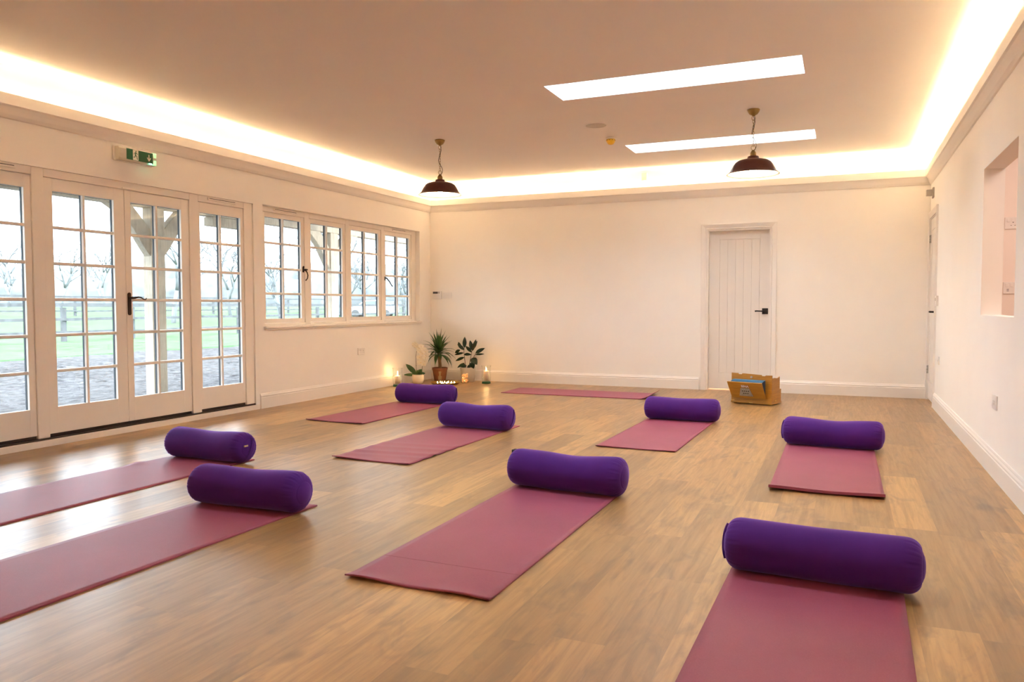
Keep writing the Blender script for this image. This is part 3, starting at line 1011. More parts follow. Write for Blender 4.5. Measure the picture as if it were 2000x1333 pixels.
# ------------------------------------------------------------ pendants
def pendant():
    e = empty('pendant_lamp')
    # local z measured down from the ceiling
    MB().lathe([(0, 0), (.052, 0), (.054, -.006), (.048, -.022), (.034, -.042), (.018, -.050), (.010, -.058), (0, -.058)], n=28).build('ceiling_rose', 'brass', e)
    m = MB()
    z = -.056
    k = 0
    zz_end = -.348
    def link(m, c, L, wd, rr, rot):
        pts = []
        for i in range(17):
            a = 2 * pi * i / 16
            px, pz = wd * cos(a), L * sin(a)
            pts.append((c[0] + px * cos(rot), c[1] + px * sin(rot), c[2] + pz))
        m.tube(pts, rr, 5)
    link(m, (0, 0, -.074), .020, .016, .0022, 0)
    n = 9
    for i in range(n):
        link(m, (0, 0, -.105 - i * .0255), .0165, .0075, .0017, (i % 2) * pi / 2 + .3)
    link(m, (0, 0, -.334), .020, .018, .0022, .2)
    m.build('chain', 'brass', e)
    pts = []
    for i in range(25):
        t = i / 24
        pts.append((.012 * sin(t * 9) + .014 * max(0, sin((t - .6) * 7)) * (t > .6), .008 * cos(t * 7), -.056 - t * .30))
    MB().tube(pts, .0026, 6).build('cable', 'bronze', e)
    MB().lathe([(0, -.352), (.010, -.354), (.018, -.366), (.026, -.380), (.027, -.412), (0, -.412)], n=24).build('lamp_holder', 'brass', e)
    # shade: outer and inner skins
    prof = [(.028, -.405), (.046, -.410), (.052, -.430), (.060, -.438), (.100, -.441), (.130, -.449), (.152, -.463), (.168, -.485), (.184, -.515), (.197, -.541), (.204, -.548), (.218, -.560), (.226, -.566)]
    outer = prof
    inner = [(r - .003, z - .004) for r, z in prof[::-1]]
    inner[0] = (.225, -.5685)
    m = MB()
    n = 56
    rings = []
    for idx, (r, z) in enumerate(outer + inner):
        rings.append([m.bm.verts.new((r * cos(2 * pi * i / n), r * sin(2 * pi * i / n), z)) for i in range(n)])
    for k in range(len(rings) - 1):
        m.mi = 0 if k < len(outer) - 1 else 1
        for i in range(n):
            j = (i + 1) % n
            m._face([rings[k][i], rings[k][j], rings[k + 1][j], rings[k + 1][i]], True)
    m.mi = 0
    for i in range(n):
        j = (i + 1) % n
        m._face([rings[-1][i], rings[-1][j], rings[0][j], rings[0][i]], True)
    m.build('shade', ['shade_out', 'shade_in'], e)
    MB().lathe([(0, -.412), (.014, -.414), (.016, -.440), (.026, -.466), (.034, -.492), (.036, -.512), (.030, -.534), (.016, -.547), (0, -.550)], n=24).build('bulb', 'bulb', e)
    return e

def copy_tree(o, parent=None):
    c = o.copy(); COL.objects.link(c)
    if parent is not None: c.parent = parent
    for chd in list(o.children):
        copy_tree(chd, c)
    return c

P0 = pendant()
P1 = copy_tree(P0)
for P, x, lab in ((P0, -3.90, 'left dark red dome pendant lamp on a chain near the long window'), (P1, -0.766, 'right dark red dome pendant lamp on a chain in front of the far skylight')):
    P.location = (x, 7.173, CZ)
    tag(P, lab, 'pendant lamp', 'dark enamel pendant lamps')
    l = bpy.data.lights.new('pendant_bulb_light', 'SPOT')
    l.energy = PEND; l.color = (1.0, 0.74, 0.45); l.shadow_soft_size = 0.035
    l.spot_size = radians(140); l.spot_blend = 0.6
    o = bpy.data.objects.new('pendant_bulb_light', l); COL.objects.link(o)
    o.location = (x, 7.173, CZ - .575)

# ------------------------------------------------------------ yoga mats
def yoga_mat(c, ang, L, Wd, label, ripple=None, curl=None, crease=None, th=0.006, skew=0.0, edge=0.0):
    """c = centre of the mat; length along local y; far end +y"""
    e_loc = Vector((c[0], c[1], 0))
    nx, ny = 20, 90
    m = MB()
    top, bot = [], []
    for j in range(ny + 1):
        v = j / ny
        rt, rb = [], []
        for i in range(nx + 1):
            u = i / nx
            x = (u - .5) * Wd + skew * (v - .5)
            y = (v - .5) * L
            z = 0.0005
            if ripple: z += ripple(u, v, x, y)
            rt.append(m.bm.verts.new((x, y, z + th + edge * max(0, 1 - v / .035) ** .7)))
            rb.append(m.bm.verts.new((x, y, z)))
        top.append(rt); bot.append(rb)
    for j in range(ny):
        for i in range(nx):
            m._face([top[j][i], top[j][i + 1], top[j + 1][i + 1], top[j + 1][i]], True)
            m._face([bot[j][i], bot[j + 1][i], bot[j + 1][i + 1], bot[j][i + 1]], True)
    for j in range(ny):
        m._face([top[j][0], top[j + 1][0], bot[j + 1][0], bot[j][0]])
        m._face([top[j][nx], bot[j][nx], bot[j + 1][nx], top[j + 1][nx]])
    for i in range(nx):
        m._face([top[0][i], bot[0][i], bot[0][i + 1], top[0][i + 1]])
        m._face([top[ny][i], top[ny][i + 1], bot[ny][i + 1], bot[ny][i]])
    o = m.build('yoga_mat', 'mat')
    o.location = e_loc
    o.rotation_euler = (0, 0, ang)
    if crease is not None:
        v0 = crease
        y = (v0 - .5) * L
        MB().box(-Wd / 2 + .002 + skew * (v0 - .5), Wd / 2 - .002 + skew * (v0 - .5), y - .0012, y + .0012, th + .0004, th + .0009).build('fold_line', 'mat_edge', o)
    return tag(o, label, 'yoga mat', 'mulberry yoga mats laid out on the floor')

def lift(h, e=0.05, end=0):
    """gentle lift of one end"""
    def f(u, v, x, y):
        t = v if end == 0 else 1 - v
        return h * max(0, 1 - t / e) ** 2 * (0.7 + .3 * sin(u * 7 + 1))
    return f

A90 = radians(90)
yoga_mat((-4.227, 6.66), radians(-1.6), 1.78, .625, 'yoga mat under the bolster nearest the potted plants', lift(.010, .03))
def rip2(u, v, x, y):
    z = .010 * max(0, 1 - v / .05) ** 2 * (0.5 + .5 * cos(u * 5))
    for v0, a in ((.17, .011), (.27, .007), (.36, .005), (.10, .005)):
        z += a * math.exp(-((v - v0 - .03 * (u - .5)) / .022) ** 2) * (.5 + .5 * u)
    return z
yoga_mat((-2.930, 5.31), radians(-1.2), 1.82, .625, 'rippled yoga mat between the pendant lamps with creases at its near end', rip2)
def rip3(u, v, x, y):
    return .012 * max(0, 1 - v / .05) ** 2 * (0.55 + .45 * sin(u * 9.5 + .3)) * (1 - .2 * u)
yoga_mat((-1.452, 3.36), radians(-.4), 1.80, .622, 'large yoga mat in the middle of the foreground with a faint fold line', rip3, crease=.155)
yoga_mat((-1.382, 6.425), radians(-1.2), 1.80, .600, 'yoga mat pointing at the white back door, behind the central mat', lift(.006, .03))
def rip5(u, v, x, y):
    d = max(0, (v - .945)) / .055
    return .045 * d ** 1.5 * (1.0 - .35 * u) if d > 0 else 0
yoga_mat((-2.915, 8.835), radians(-90), 1.80, .62, 'yoga mat lying crosswise by the back wall with one curled end and no bolster', lambda u, v, x, y: rip5(u, v, x, y))
def rip6(u, v, x, y):
    return .016 * max(0, 1 - v / .09) ** 1.6 * (.75 + .25 * cos(u * 6)) 
yoga_mat((-.086, 5.49), radians(.2), 1.78, .604, 'short-looking yoga mat nearest the right wall with a raised thick near edge', rip6, edge=.010)
yoga_mat((-.105, 2.42), radians(-1.0), 1.80, .615, 'yoga mat cut off by the bottom right corner of the view')
yoga_mat((-4.025, 3.24), radians(-.5), 1.80, .625, 'yoga mat nearest the garden doors', lambda u, v, x, y: .010 * math.exp(-((u) / .10) ** 2) * math.exp(-((v - .76) / .035) ** 2))
yoga_mat((-2.875, 2.42), radians(-1.2), 1.78, .630, 'yoga mat cut off by the left edge below the one by the garden doors', lambda u, v, x, y: 0)

# ------------------------------------------------------------ bolsters
def bolster(x, y, ang, L, R, seed, label, handle=+1, tagp=None, sag=0.0, lump=0.0):
    rnd = random.Random(seed)
    zc = R * .965 + .007
    e = empty('bolster', (x, y, .0065), radians(ang))
    zl = zc - .0065
    # body: local x = axis
    m = MB()
    na, nt_ = 96, 84
    rr = .072
    sag *= 1.5
    L = L - .006
    ph = [rnd.uniform(0, 6.28) for _ in range(8)]
    def rad(t, a):
        d = L / 2 - abs(t)
        k = 1 if d > rr else max(0, 1 - ((rr - d) / rr) ** 2.6) ** .5
        r = R - (1 - k) * .052
        # waist sag on the top, broad lumps
        s = t / (L / 2)
        r -= sag * math.exp(-((s - .05) / .45) ** 2) * max(0, sin(a)) ** 2
        r += lump * .5 * sin(2.6 * s + ph[0]) * cos(a + ph[1]) + lump * .35 * sin(5.2 * s + ph[2]) * cos(2 * a + ph[3])
        # gathers close to the end seams
        g = math.exp(-((d - .030) / .026) ** 2)
        r += .0016 * g * (sin(34 * a + ph[4]) + .6 * sin(21 * a + ph[5]) + .5 * sin(55 * a + ph[6]))
        # flatten at the floor
        return r
    rings = []
    for j in range(nt_ + 1):
        q = -1 + 2 * j / nt_
        t = (L / 2) * (sin(q * pi / 2) * .55 + q * .45)
        ring = []
        for i in range(na):
            a = 2 * pi * i / na
            r = rad(t, a)
            yy, zz = r * cos(a) * 1.02, r * sin(a) * .975
            zz = max(zz, -zl + .0015)
            ring.append(m.bm.verts.new((t, yy, zl + zz)))
        rings.append(ring)
    for A_, B_ in zip(rings[:-1], rings[1:]):
        for i in range(na):
            m._face([A_[i], A_[(i + 1) % na], B_[(i + 1) % na], B_[i]], True)
    o = m.build('cover', 'bolster', e)
    # end discs, slightly domed with a seam roll
    for sgn in (-1, 1):
        m = MB()
        r0 = R - .052
        prof = [(r0 + .006, -.004), (r0 + .003, .0005), (r0 - .002, .0022), (r0 - .006, .0030), (r0 * .75, .0065), (r0 * .4, .0095), (0, .0105)]
        mt = Matrix.Translation((sgn * L / 2, 0, zl)) @ Matrix.Rotation(sgn * pi / 2, 4, 'Y') @ Matrix.Diagonal((.975, 1.02, 1, 1))
        m.lathe(prof, n=72, m=mt, cap=False)
        m.build('end_panel', 'bolster', e)
    # carry strap across one end
    if handle:
        s = handle
        pts = []
        for k in range(15):
            q = -1 + 2 * k / 14
            pts.append((s * (L / 2 + .0125 - .0125 * abs(q) ** 2.5), q * R * .26 + .01, zl + q * R * .60))
        MB().tube(pts, .011, 8, flat=.30).build('carry_strap', 'bolster', e)
    if tagp == 'black':
        MB().box(-L / 2 - .006, -L / 2 + .020, .00, .04, zl + R * .55, zl + R * .85).build('brand_tag', 'tag_black', e, bevel=.002)
    elif tagp == 'gold':
        MB().box(L / 2 + .004, L / 2 + .0125, -.046, -.014, zl + R * .12, zl + R * .22).build('brand_tag', 'tag_gold', e)
    return tag(e, label, 'bolster', 'purple bolsters on the yoga mats')

bolster(-4.150, 7.289, 1.2, .700, .107, 1, 'purple bolster in front of the potted plants and candle tray', +1, sag=.008, lump=.004)
bolster(-2.892, 5.943, -5.2, .695, .110, 2, 'purple bolster on the rippled mat with a loose strap on its right end', +1, sag=.010, lump=.004)
bolster(-1.437, 4.124, -4.2, .700, .111, 3, 'purple bolster in the middle of the room with a black tag on its left end', 0, 'black', sag=.012, lump=.006)
bolster(-1.355, 7.087, .6, .678, .106, 4, 'purple bolster in front of the back wall mat, left of the harmonium', 0, sag=.004, lump=.003)
bolster(-.070, 6.173, -5.0, .692, .107, 6, 'purple bolster nearest the right wall on the mat with a raised edge', -1, sag=.010, lump=.004)
bolster(-.072, 3.138, -3.2, .700, .104, 7, 'largest looking purple bolster at the lower right of the view', -1, sag=.003, lump=.002)
bolster(-3.985, 4.018, -1.2, .690, .107, 8, 'purple bolster nearest the garden doors with a small pale label on its end', +1, 'gold', sag=.012, lump=.006)
bolster(-2.848, 3.137, 1.2, .700, .106, 9, 'purple bolster at the left foreground in front of the one by the garden doors', 0, sag=.006, lump=.005)

# ------------------------------------------------------------ harmonium
def harmonium():
    e = empty('harmonium', (-1.117, 8.627, 0), atan2(-.117, .426))
    Wd, Dp = .442, .281
    # local x along the front, y to the back
    m = MB()
    m.box(-.004, Wd + .004, -.004, Dp + .004, .008, .026)
    for a in (.02, Wd - .05):
        for b in (.02, Dp - .05):
            m.box(a, a + .03, b, b + .03, 0, .008)
    m.build('base_board', 'teak', e, bevel=.002)
    m = MB()
    m.box(0, Wd, .016, Dp, .026, .158)
    m.build('lower_case', 'teak', e, bevel=.002)
    # upper part with sloping notched side boards
    m = MB()
    for x in (0, Wd - .012):
        pr = [(.016, .158), (.235, .158), (.235, .292), (.215, .284), (.16, .278), (.08, .288), (.016, .284)]
        m.prism([(x, y, z) for y, z in pr], (.012, 0, 0))
    m.box(.012, Wd - .012, .223, .235, .158, .262)
    m.build('upper_case', 'teak', e, bevel=.001)
    MB().box(.012, Wd - .012, .03, .222, .158, .205).build('reed_cover', 'teak', e, bevel=.002)
    # tall front board with cut-outs in its top edge
    pr = [(0, .026), (Wd, .026), (Wd, .318), (.375, .316), (.368, .308), (.335, .308), (.328, .318), (.240, .322), (.120, .326), (.113, .316), (.080, .316), (.073, .326), (0, .328)]
    m = MB()
    m.prism([(x, 0, z) for x, z in pr], (0, .015, 0))
    m.build('front_board', 'teak', e, bevel=.0015)
    # knob catch
    MB().tube([(.225, -.002, .292), (.225, -.018, .292)], .010, 12).build('catch', 'steel', e)
    # flap hinged at the bottom, leaning out at the top
    x0, x1, zb, zt = .018, .392, .070, .245
    yb, yt = -.018, -.115
    d = Vector((0, yt - yb, zt - zb)).normalized()
    nn = Vector((0, -d.z, d.y))
    def fl(x, s, o):
        q = Vector((x, yb, zb)) + d * s + nn * o
        return q
    Ls = sqrt((yt - yb) ** 2 + (zt - zb) ** 2)
    m = MB()
    P = [fl(x0, 0, -.0), fl(x1, 0, -.0), fl(x1 - .012, Ls, -.0), fl(x0 - .018, Ls, -.0)]
    m.prism([tuple(q) for q in P], tuple(nn * .012))
    flap = m.build('bellows_flap', 'teak', e, bevel=.002)
    # folded bellows: five pleats fanning from the hinge
    m = MB()
    a0 = atan2(zt - zb, yt - yb)
    a1 = radians(92)
    n = 5
    zmax = Ls - .012
    prev = None
    sec = []
    for k in range(n * 2 + 1):
        t = k / (n * 2)
        a = a0 + (a1 - a0) * t
        ins = 0.0 if k % 2 == 0 else .014
        r = zmax - (0 if k % 2 == 0 else .016)
        base = Vector((0, yb + .014 * t, zb + .006))
        tip = base + Vector((0, cos(a) * r, sin(a) * r))
        sec.append([Vector((x0 + .010 + ins, base.y, base.z)), Vector((x0 + .010 + ins, tip.y, tip.z)), Vector((x1 - .016 - ins, tip.y, tip.z)), Vector((x1 - .016 - ins, base.y, base.z))])
    vs = [[m.bm.verts.new(q) for q in s_] for s_ in sec]
    for k in range(len(vs) - 1):
        for i in range(3):
            m.mi = 0 if i == 1 else (k % 2)
            m._face([vs[k][i], vs[k][i + 1], vs[k + 1][i + 1], vs[k + 1][i]])
    m.mi = 0
    m._face(vs[0]); m._face(vs[-1][::-1])
    m.build('bellows', ['cloth_blue', 'cloth_dark'], e)
    # silver grille plate with seven round holes
    m = MB()
    P = [fl(.110, .030, .0125), fl(.262, .030, .0125), fl(.234, .128, .0125), (fl(.140, .128, .0125))]
    m.prism([tuple(q) for q in P], tuple(nn * .003))
    pl = m.build('grille_plate', 'plate', flap)
    m = MB()
    for row, cnt in ((.094, 4), (.064, 3)):
        for k in range(cnt):
            cx = .187 + (k - (cnt - 1) / 2) * .022
            c = fl(cx, row, .0156)
            ring = []
            for q in range(12):
                a = 2 * pi * q / 12
                ring.append(tuple(c + Vector((1, 0, 0)) * (.0072 * cos(a)) + d * (.0072 * sin(a))))
            m.prism(ring, tuple(nn * .0008))
    m.build('sound_holes', 'dark', flap)
    # maker's lettering
    cu = bpy.data.curves.new('lettering', 'FONT')
    cu.body = 'BINA'
    cu.size = .036
    cu.extrude = .0008
    cu.offset = .0012
    cu.align_x = 'CENTER'
    to = bpy.data.objects.new('lettering_src', cu); COL.objects.link(to)
    bpy.context.view_layer.update()
    me = bpy.data.meshes.new_from_object(to)
    bpy.data.objects.remove(to)
    me.materials.clear(); me.materials.append(MAT['lettering'])
    c = fl(.190, .140, .0136)
    R3 = Matrix((Vector((1, 0, 0)), d, nn)).transposed().to_4x4()
    R3.translation = c
    me.transform(R3)
    o = bpy.data.objects.new('lettering', me); COL.objects.link(o); o.parent = flap
    m = MB()
    P = [fl(.148, .137, .0123), fl(.232, .137, .0123), fl(.232, .168, .0123), fl(.148, .168, .0123)]
    m.prism([tuple(q) for q in P], tuple(nn * .0006))
    m.build('lettering_ground', 'lettering_red', flap)
    # brass corner plates
    MB().box(Wd, Wd + .002, .10, .135, .034, .050).build('corner_plate', 'brass_bright', e)
    MB().box(.0, .035, -.0015, 0, .028, .038).build('corner_plate', 'brass_bright', e)
    MB().box(Wd * .5 - .02, Wd * .5 + .02, -.0055, -.004, .012, .020).build('clasp', 'brass_bright', e)
    tag(e, 'wooden harmonium with blue bellows and BINA lettering on the floor by the white door', 'harmonium')
harmonium()

# ------------------------------------------------------------ plants and candles
def blade(m, base, dirv, L, wd, droop, n=9, fold=.25, tip=.9):
    """long pointed leaf with a V section, arching"""
    base = Vector(base); d = Vector(dirv).normalized()
    side = d.cross(Vector((0, 0, 1)))
    if side.length < .05: side = Vector((1, 0, 0))
    side.normalize()
    p = base.copy(); cur = d.copy()
    rows = []
    for i in range(n + 1):
        t = i / n
        wv = wd * (sin(pi * min(1, t * tip + .12)) ** .7 if t < 1 else 0) * (1 - t ** 3)
        nrm = side.cross(cur).normalized()
        rows.append((p - side * wv + nrm * wv * fold, p.copy(), p + side * wv + nrm * wv * fold))
        cur = (cur + Vector((0, 0, -droop / n)) * (0.4 + 1.4 * t)).normalized()
        p = p + cur * (L / n)
    vs = [[m.bm.verts.new(q) for q in r] for r in rows]
    for a, b in zip(vs[:-1], vs[1:]):
        m._face([a[0], a[1], b[1], b[0]], True)
        m._face([a[1], a[2], b[2], b[1]], True)

def thick(o, t=.0012):
    s = o.modifiers.new('thickness', 'SOLIDIFY'); s.thickness = t
    return o

def oval_leaf(m, base, dirv, nrm, L, wd, curl=.2, n=8):
    base = Vector(base); d = Vector(dirv).normalized(); nrm = Vector(nrm)
    side = d.cross(nrm).normalized(); nrm = side.cross(d).normalized()
    rows = []
    for i in range(n + 1):
        t = i / n
        wv = wd * .5 * sin(pi * t) ** .75 * (1.05 - .25 * t) if 0 < t < 1 else .0008
        p = base + d * (L * t) - nrm * (curl * L * t * t)
        rows.append([p - side * wv + nrm * wv * .35, p - side * wv * .5 + nrm * wv * .1, p, p + side * wv * .5 + nrm * wv * .1, p + side * wv + nrm * wv * .35])
    vs = [[m.bm.verts.new(q) for q in r] for r in rows]
    for a, b in zip(vs[:-1], vs[1:]):
        for k in range(4):
            m._face([a[k], a[k + 1], b[k + 1], b[k]], True)

def yucca():
    e = empty('potted_yucca', (-5.185, 9.50, 0))
    rnd = random.Random(5)
    MB().lathe([(0, 0), (.074, 0), (.078, .01), (.104, .165), (.108, .168), (.108, .196), (.100, .196), (.094, .17), (0, .17)], n=36).build('pot', 'terracotta', e)
    MB().lathe([(0, .171), (.093, .171), (.093, .176), (0, .180)], n=30).build('soil', 'soil', e)
    # pale label on the pot facing the room
    m = MB()
    ang0 = atan2(-9.50, 5.165)
    for (z0, z1, r0, hw) in ((.03, .085, .090, .26), (.085, .12, .096, .12), (.12, .15, .101, .17)):
        a = [ang0 - hw + 2 * hw * k / 6 for k in range(7)]
        lo = [m.bm.verts.new(((r0 - .001) * cos(q), (r0 - .001) * sin(q), z0)) for q in a]
        hi = [m.bm.verts.new(((r0 + .0055) * cos(q), (r0 + .0055) * sin(q), z1)) for q in a]
        for k in range(6): m._face([lo[k], lo[k + 1], hi[k + 1], hi[k]], True)
    m.build('pot_label', 'label_paper', e)
    tx, ty = -.012, .0
    MB().tube([(.004, 0, .165), (.002, 0, .24), (-.006, 0, .32), (-.014, 0, .42)], [.026, .023, .022, .018], 14).build('trunk', 'trunk', e)
    spots = 46
    for k in range(spots):
        t = k / (spots - 1)
        az = k * 2.39996 + rnd.uniform(-.2, .2)
        el = radians(-12 + 92 * t ** .8 + rnd.uniform(-8, 8))
        L = .20 + .13 * rnd.random() + .07 * (1 - abs(t - .6))
        d = (cos(az) * cos(el), sin(az) * cos(el), sin(el))
        m = MB()
        blade(m, (-.014 + .012 * cos(az), .012 * sin(az), .37 + .07 * t), d, L * .85, .0225, 1.3 * (1 - t) + .25 + rnd.random() * .3)
        thick(m.build('leaf', 'leaf_yucca', e))
    tag(e, 'spiky green yucca in a terracotta pot, middle plant in the corner', 'potted plant')

def rubber_plant():
    e = empty('potted_rubber_plant', (-4.81, 9.62, 0))
    MB().lathe([(0, 0), (.088, 0), (.092, .006), (.112, .198), (.110, .203), (.102, .203), (.098, .18), (0, .178)], n=40).build('pot', 'pot_grey', e)
    MB().lathe([(0, .179), (.096, .179), (.096, .184), (0, .187)], n=30).build('soil', 'soil', e)
    stems = [((-.030, 0, .18), (-.045, 0, .30), (-.060, 0, .42), (-.050, .0, .485)), ((.020, 0, .18), (.030, 0, .27), (.055, 0, .38), (.070, 0, .45)), ((.045, .01, .18), (.070, 0, .28), (.10, 0, .36), (.125, 0, .40))]
    for s_ in stems:
        MB().tube(s_, [.005, .0045, .004, .003], 8).build('stem', 'stem', e)
    V = Vector
    cam_dir = V((4.795, -9.40, .5)).normalized()
    # (base, direction, length, width)
    lv = [((-.052, 0, .47), (.05, 0, 1), .155, .062), ((-.055, 0, .44), (-.6, -.1, .55), .13, .052), ((-.060, 0, .40), (-1, .1, -.15), .17, .040),
          ((-.058, 0, .38), (.95, -.3, .05), .13, .045), ((-.050, 0, .34), (-.9, -.3, -.35), .14, .045), ((-.048, 0, .26), (-.9, -.2, -.55), .13, .040),
          ((-.040, 0, .24), (-.2, -.9, -.12), .13, .055), ((-.110, 0, .46), (-.35, 0, .95), .10, .046), ((-.115, 0, .44), (-.9, 0, -.4), .10, .050),
          ((.066, 0, .44), (-.15, -.1, 1), .14, .060), ((.070, 0, .45), (.55, -.2, .75), .15, .055), ((.060, 0, .41), (-.75, 0, .75), .13, .050),
          ((.072, 0, .43), (.25, .2, 1), .17, .050), ((.120, 0, .40), (.9, 0, .5), .155, .060), ((.115, 0, .38), (1, .1, .12), .13, .030),
          ((.060, 0, .33), (.75, -.5, -.45), .155, .105), ((.050, 0, .27), (.6, -.6, -.5), .13, .085), ((.030, 0, .24), (.2, -.8, -.5), .12, .050),
          ((-.020, 0, .23), (-.2, -.8, -.2), .11, .050)]
    for b, d, L, wd in lv:
        m = MB()
        nn = (V(cam_dir) + V((0, 0, .35))).normalized()
        oval_leaf(m, b, d, nn, L, wd, .12)
        thick(m.build('leaf', 'leaf_rubber', e), .0015)
    tag(e, 'dark glossy rubber plant in a pale grey pot, rightmost plant in the corner', 'potted plant')

def orchid():
    e = empty('potted_orchid', (-5.31, 9.11, 0))
    MB().lathe([(0, 0), (.052, 0), (.066, .012), (.078, .045), (.082, .085), (.078, .118), (.072, .128), (.066, .126), (.070, .10), (0, .095)], n=36).build('pot', 'pot_cream', e)
    MB().lathe([(0, .096), (.068, .100), (.04, .112), (0, .116)], n=24).build('bark_mix', 'soil', e)
    V = Vector
    nn = V((.5, -.85, .35)).normalized()
    for b, d, L, wd in [((-.02, 0, .12), (-.75, -.1, .75), .225, .075), ((-.01, 0, .115), (.55, -.3, .55), .12, .085), ((0, 0, .115), (-.9, -.45, .1), .20, .045), ((.01, 0, .12), (.25, -.6, .35), .12, .07), ((.0, 0, .12), (.8, .2, .25), .10, .06)]:
        m = MB(); oval_leaf(m, b, d, nn, L, wd, .22)
        thick(m.build('leaf', 'leaf_orchid', e), .002)
    st = [[(-.02, 0, .11), (-.028, 0, .25), (-.032, 0, .37), (-.020, 0, .44), (.020, -.01, .475), (.07, -.02, .455), (.115, -.03, .38)],
          [(.06, 0, .11), (.065, 0, .22), (.072, 0, .31), (.080, 0, .40), (.088, -.01, .45)]]
    for s_ in st:
        MB().tube(s_, [.0035] * 3 + [.003] * (len(s_) - 3), 8).build('flower_stem', 'stem_green' if s_ is st[1] else 'stem', e)
    MB().box(-.031, -.023, -.004, .004, .24, .25).build('clip', 'dark', e)
    rnd = random.Random(3)
    fl = [(-.028, -.02, .515), (-.002, -.02, .495), (.035, -.03, .465), (.060, -.03, .495), (.095, -.04, .455), (.048, -.04, .425), (.085, -.04, .395), (.120, -.04, .425),
          (.128, -.04, .375), (.040, -.04, .345), (.090, -.05, .315), (.118, -.05, .295), (.062, -.05, .275), (.100, -.05, .255), (.125, -.05, .345)]
    fdir = V((.48, -.87, .05)).normalized()
    for p in fl:
        p = (p[0] * 1.15, p[1], p[2] + .015)
        m = MB()
        f = (fdir + V((rnd.uniform(-.35, .35), rnd.uniform(-.2, .2), rnd.uniform(-.2, .3)))).normalized()
        s_ = f.cross(V((0, 0, 1))).normalized(); u_ = s_.cross(f).normalized()
        sc = rnd.uniform(1.15, 1.4)
        for a, L, wd in ((90, .034, .026), (210, .032, .022), (330, .032, .022), (20, .036, .040), (160, .036, .040)):
            r_ = radians(a)
            oval_leaf(m, p, s_ * cos(r_) + u_ * sin(r_), f, L * sc, wd * sc, -.12, n=5)
        o = thick(m.build('flower', 'petal', e), .001)
        MB().lathe([(0, -.006), (.005, 0), (0, .006)], c=tuple(V(p) + f * .006), n=8).build('flower_lip', 'yellow', o)
    tag(e, 'white flowering orchid in a round cream pot, leftmost plant in the corner', 'potted plant')

yucca(); rubber_plant(); orchid()

def flame_mesh(name, parent, loc, s=1.0):
    MB().lathe([(0, 0), (.0042 * s, .004 * s), (.0055 * s, .010 * s), (.0038 * s, .020 * s), (.0014 * s, .029 * s), (0, .034 * s)], c=loc, n=12).build(name, 'flame', parent)

def hurricane(x, y, hgt, rad_, base_green, lab, clab, ch, crad):
    e = empty('glass_candle_holder', (x, y, 0))
    t = .003
    prof = [(0, .028), (rad_ * .86, .028), (rad_ * .93, .045), (rad_, .09), (rad_ * .93, hgt * .65), (rad_ * .97, hgt * .9), (rad_ * 1.05, hgt), (rad_ * 1.05 - t, hgt), (rad_ * .97 - t, hgt * .9), (rad_ * .93 - t, hgt * .65), (rad_ - t, .09), (rad_ * .93 - t, .048), (rad_ * .8, .034), (0, .033)]
    MB().lathe(prof, n=36, cap=False).build('vase', 'clearglass', e)
    MB().lathe([(0, 0), (rad_ * .92, 0), (rad_ * .95, .006), (rad_ * .90, .022), (rad_ * .86, .0275), (0, .0275)], n=36).build('foot', 'greenglass', e)
    tag(e, lab, 'candle holder', 'glass hurricane candle holders')
    c = empty('pillar_candle', (x, y, .0345))
    MB().lathe([(0, 0), (crad, 0), (crad, ch - .003), (crad - .003, ch), (crad - .008, ch - .003), (0, ch - .006)], n=30).build('wax', 'wax', c)
    MB().tube([(0, 0, ch - .007), (.001, 0, ch + .006)], .0012, 6).build('wick', 'dark', c)
    flame_mesh('flame', c, (.001, 0, ch + .003), 1.25)
    tag(c, clab, 'candle', 'lit pillar candles')
    return c
hurricane(-5.38, 8.70, .245, .064, True, 'clear glass candle vase at the left of the corner plants, behind a bolster', 'lit ivory pillar candle in the left glass vase', .105, .036)
hurricane(-4.47, 9.50, .245, .064, True, 'clear glass candle vase with green foot at the right of the corner plants', 'lit ivory pillar candle in the right glass vase', .135, .034)
for loc, en in (((-5.38, 8.70, .19), 1.6), ((-4.47, 9.50, .21), 1.6), ((-4.93, 9.17, .06), 1.6)):
    l = bpy.data.lights.new('candle_flame_light', 'POINT'); l.energy = en * .22; l.color = (1.0, .58, .22); l.shadow_soft_size = .012
    o = bpy.data.objects.new('candle_flame_light', l); COL.objects.link(o); o.location = loc

def tray():
    x, y = -4.93, 9.18
    e = empty('brass_tray', (x, y, 0))
    MB().lathe([(0, .002), (.15, .002), (.17, .010), (.196, .032), (.200, .034), (.198, .029), (.172, .005), (.152, 0), (0, 0)], n=56, cap=False).build('dish', 'brass_bright', e)
    tag(e, 'round brass tray of lit tealights on the floor before the plants', 'tray')
    spots = [(-.125, .01), (-.085, -.055), (-.07, .04), (-.035, -.02), (-.01, -.085), (.01, .05), (.035, -.03), (.065, -.08), (.075, .02), (.115, -.03), (.125, .035), (-.01, .11), (-.055, .085), (-.105, .055), (.05, .085), (.035, -.125), (-.055, -.11), (.095, .075)]
    first = None
    labs = ['leftmost lit tealight on the brass tray', 'rightmost lit tealight on the brass tray']
    for k, (a, b) in enumerate(spots):
        if first is None:
            t = empty('tealight')
            MB().lathe([(0, 0), (.0185, 0), (.019, .016), (.0175, .016), (.017, .012), (0, .012)], n=20).build('cup', 'steel', t)
            MB().lathe([(0, .012), (.0165, .012), (.0165, .0135), (0, .0135)], n=20).build('wax', 'wax', t)
            flame_mesh('flame', t, (0, 0, .0125), .62)
            first = t
        else:
            t = copy_tree(first)
        t.location = (x + a, y + b, .0025)
        tag(t, 'lit tealight among the flames on the brass tray', 'tealight', 'tealights on the brass tray')
tray()

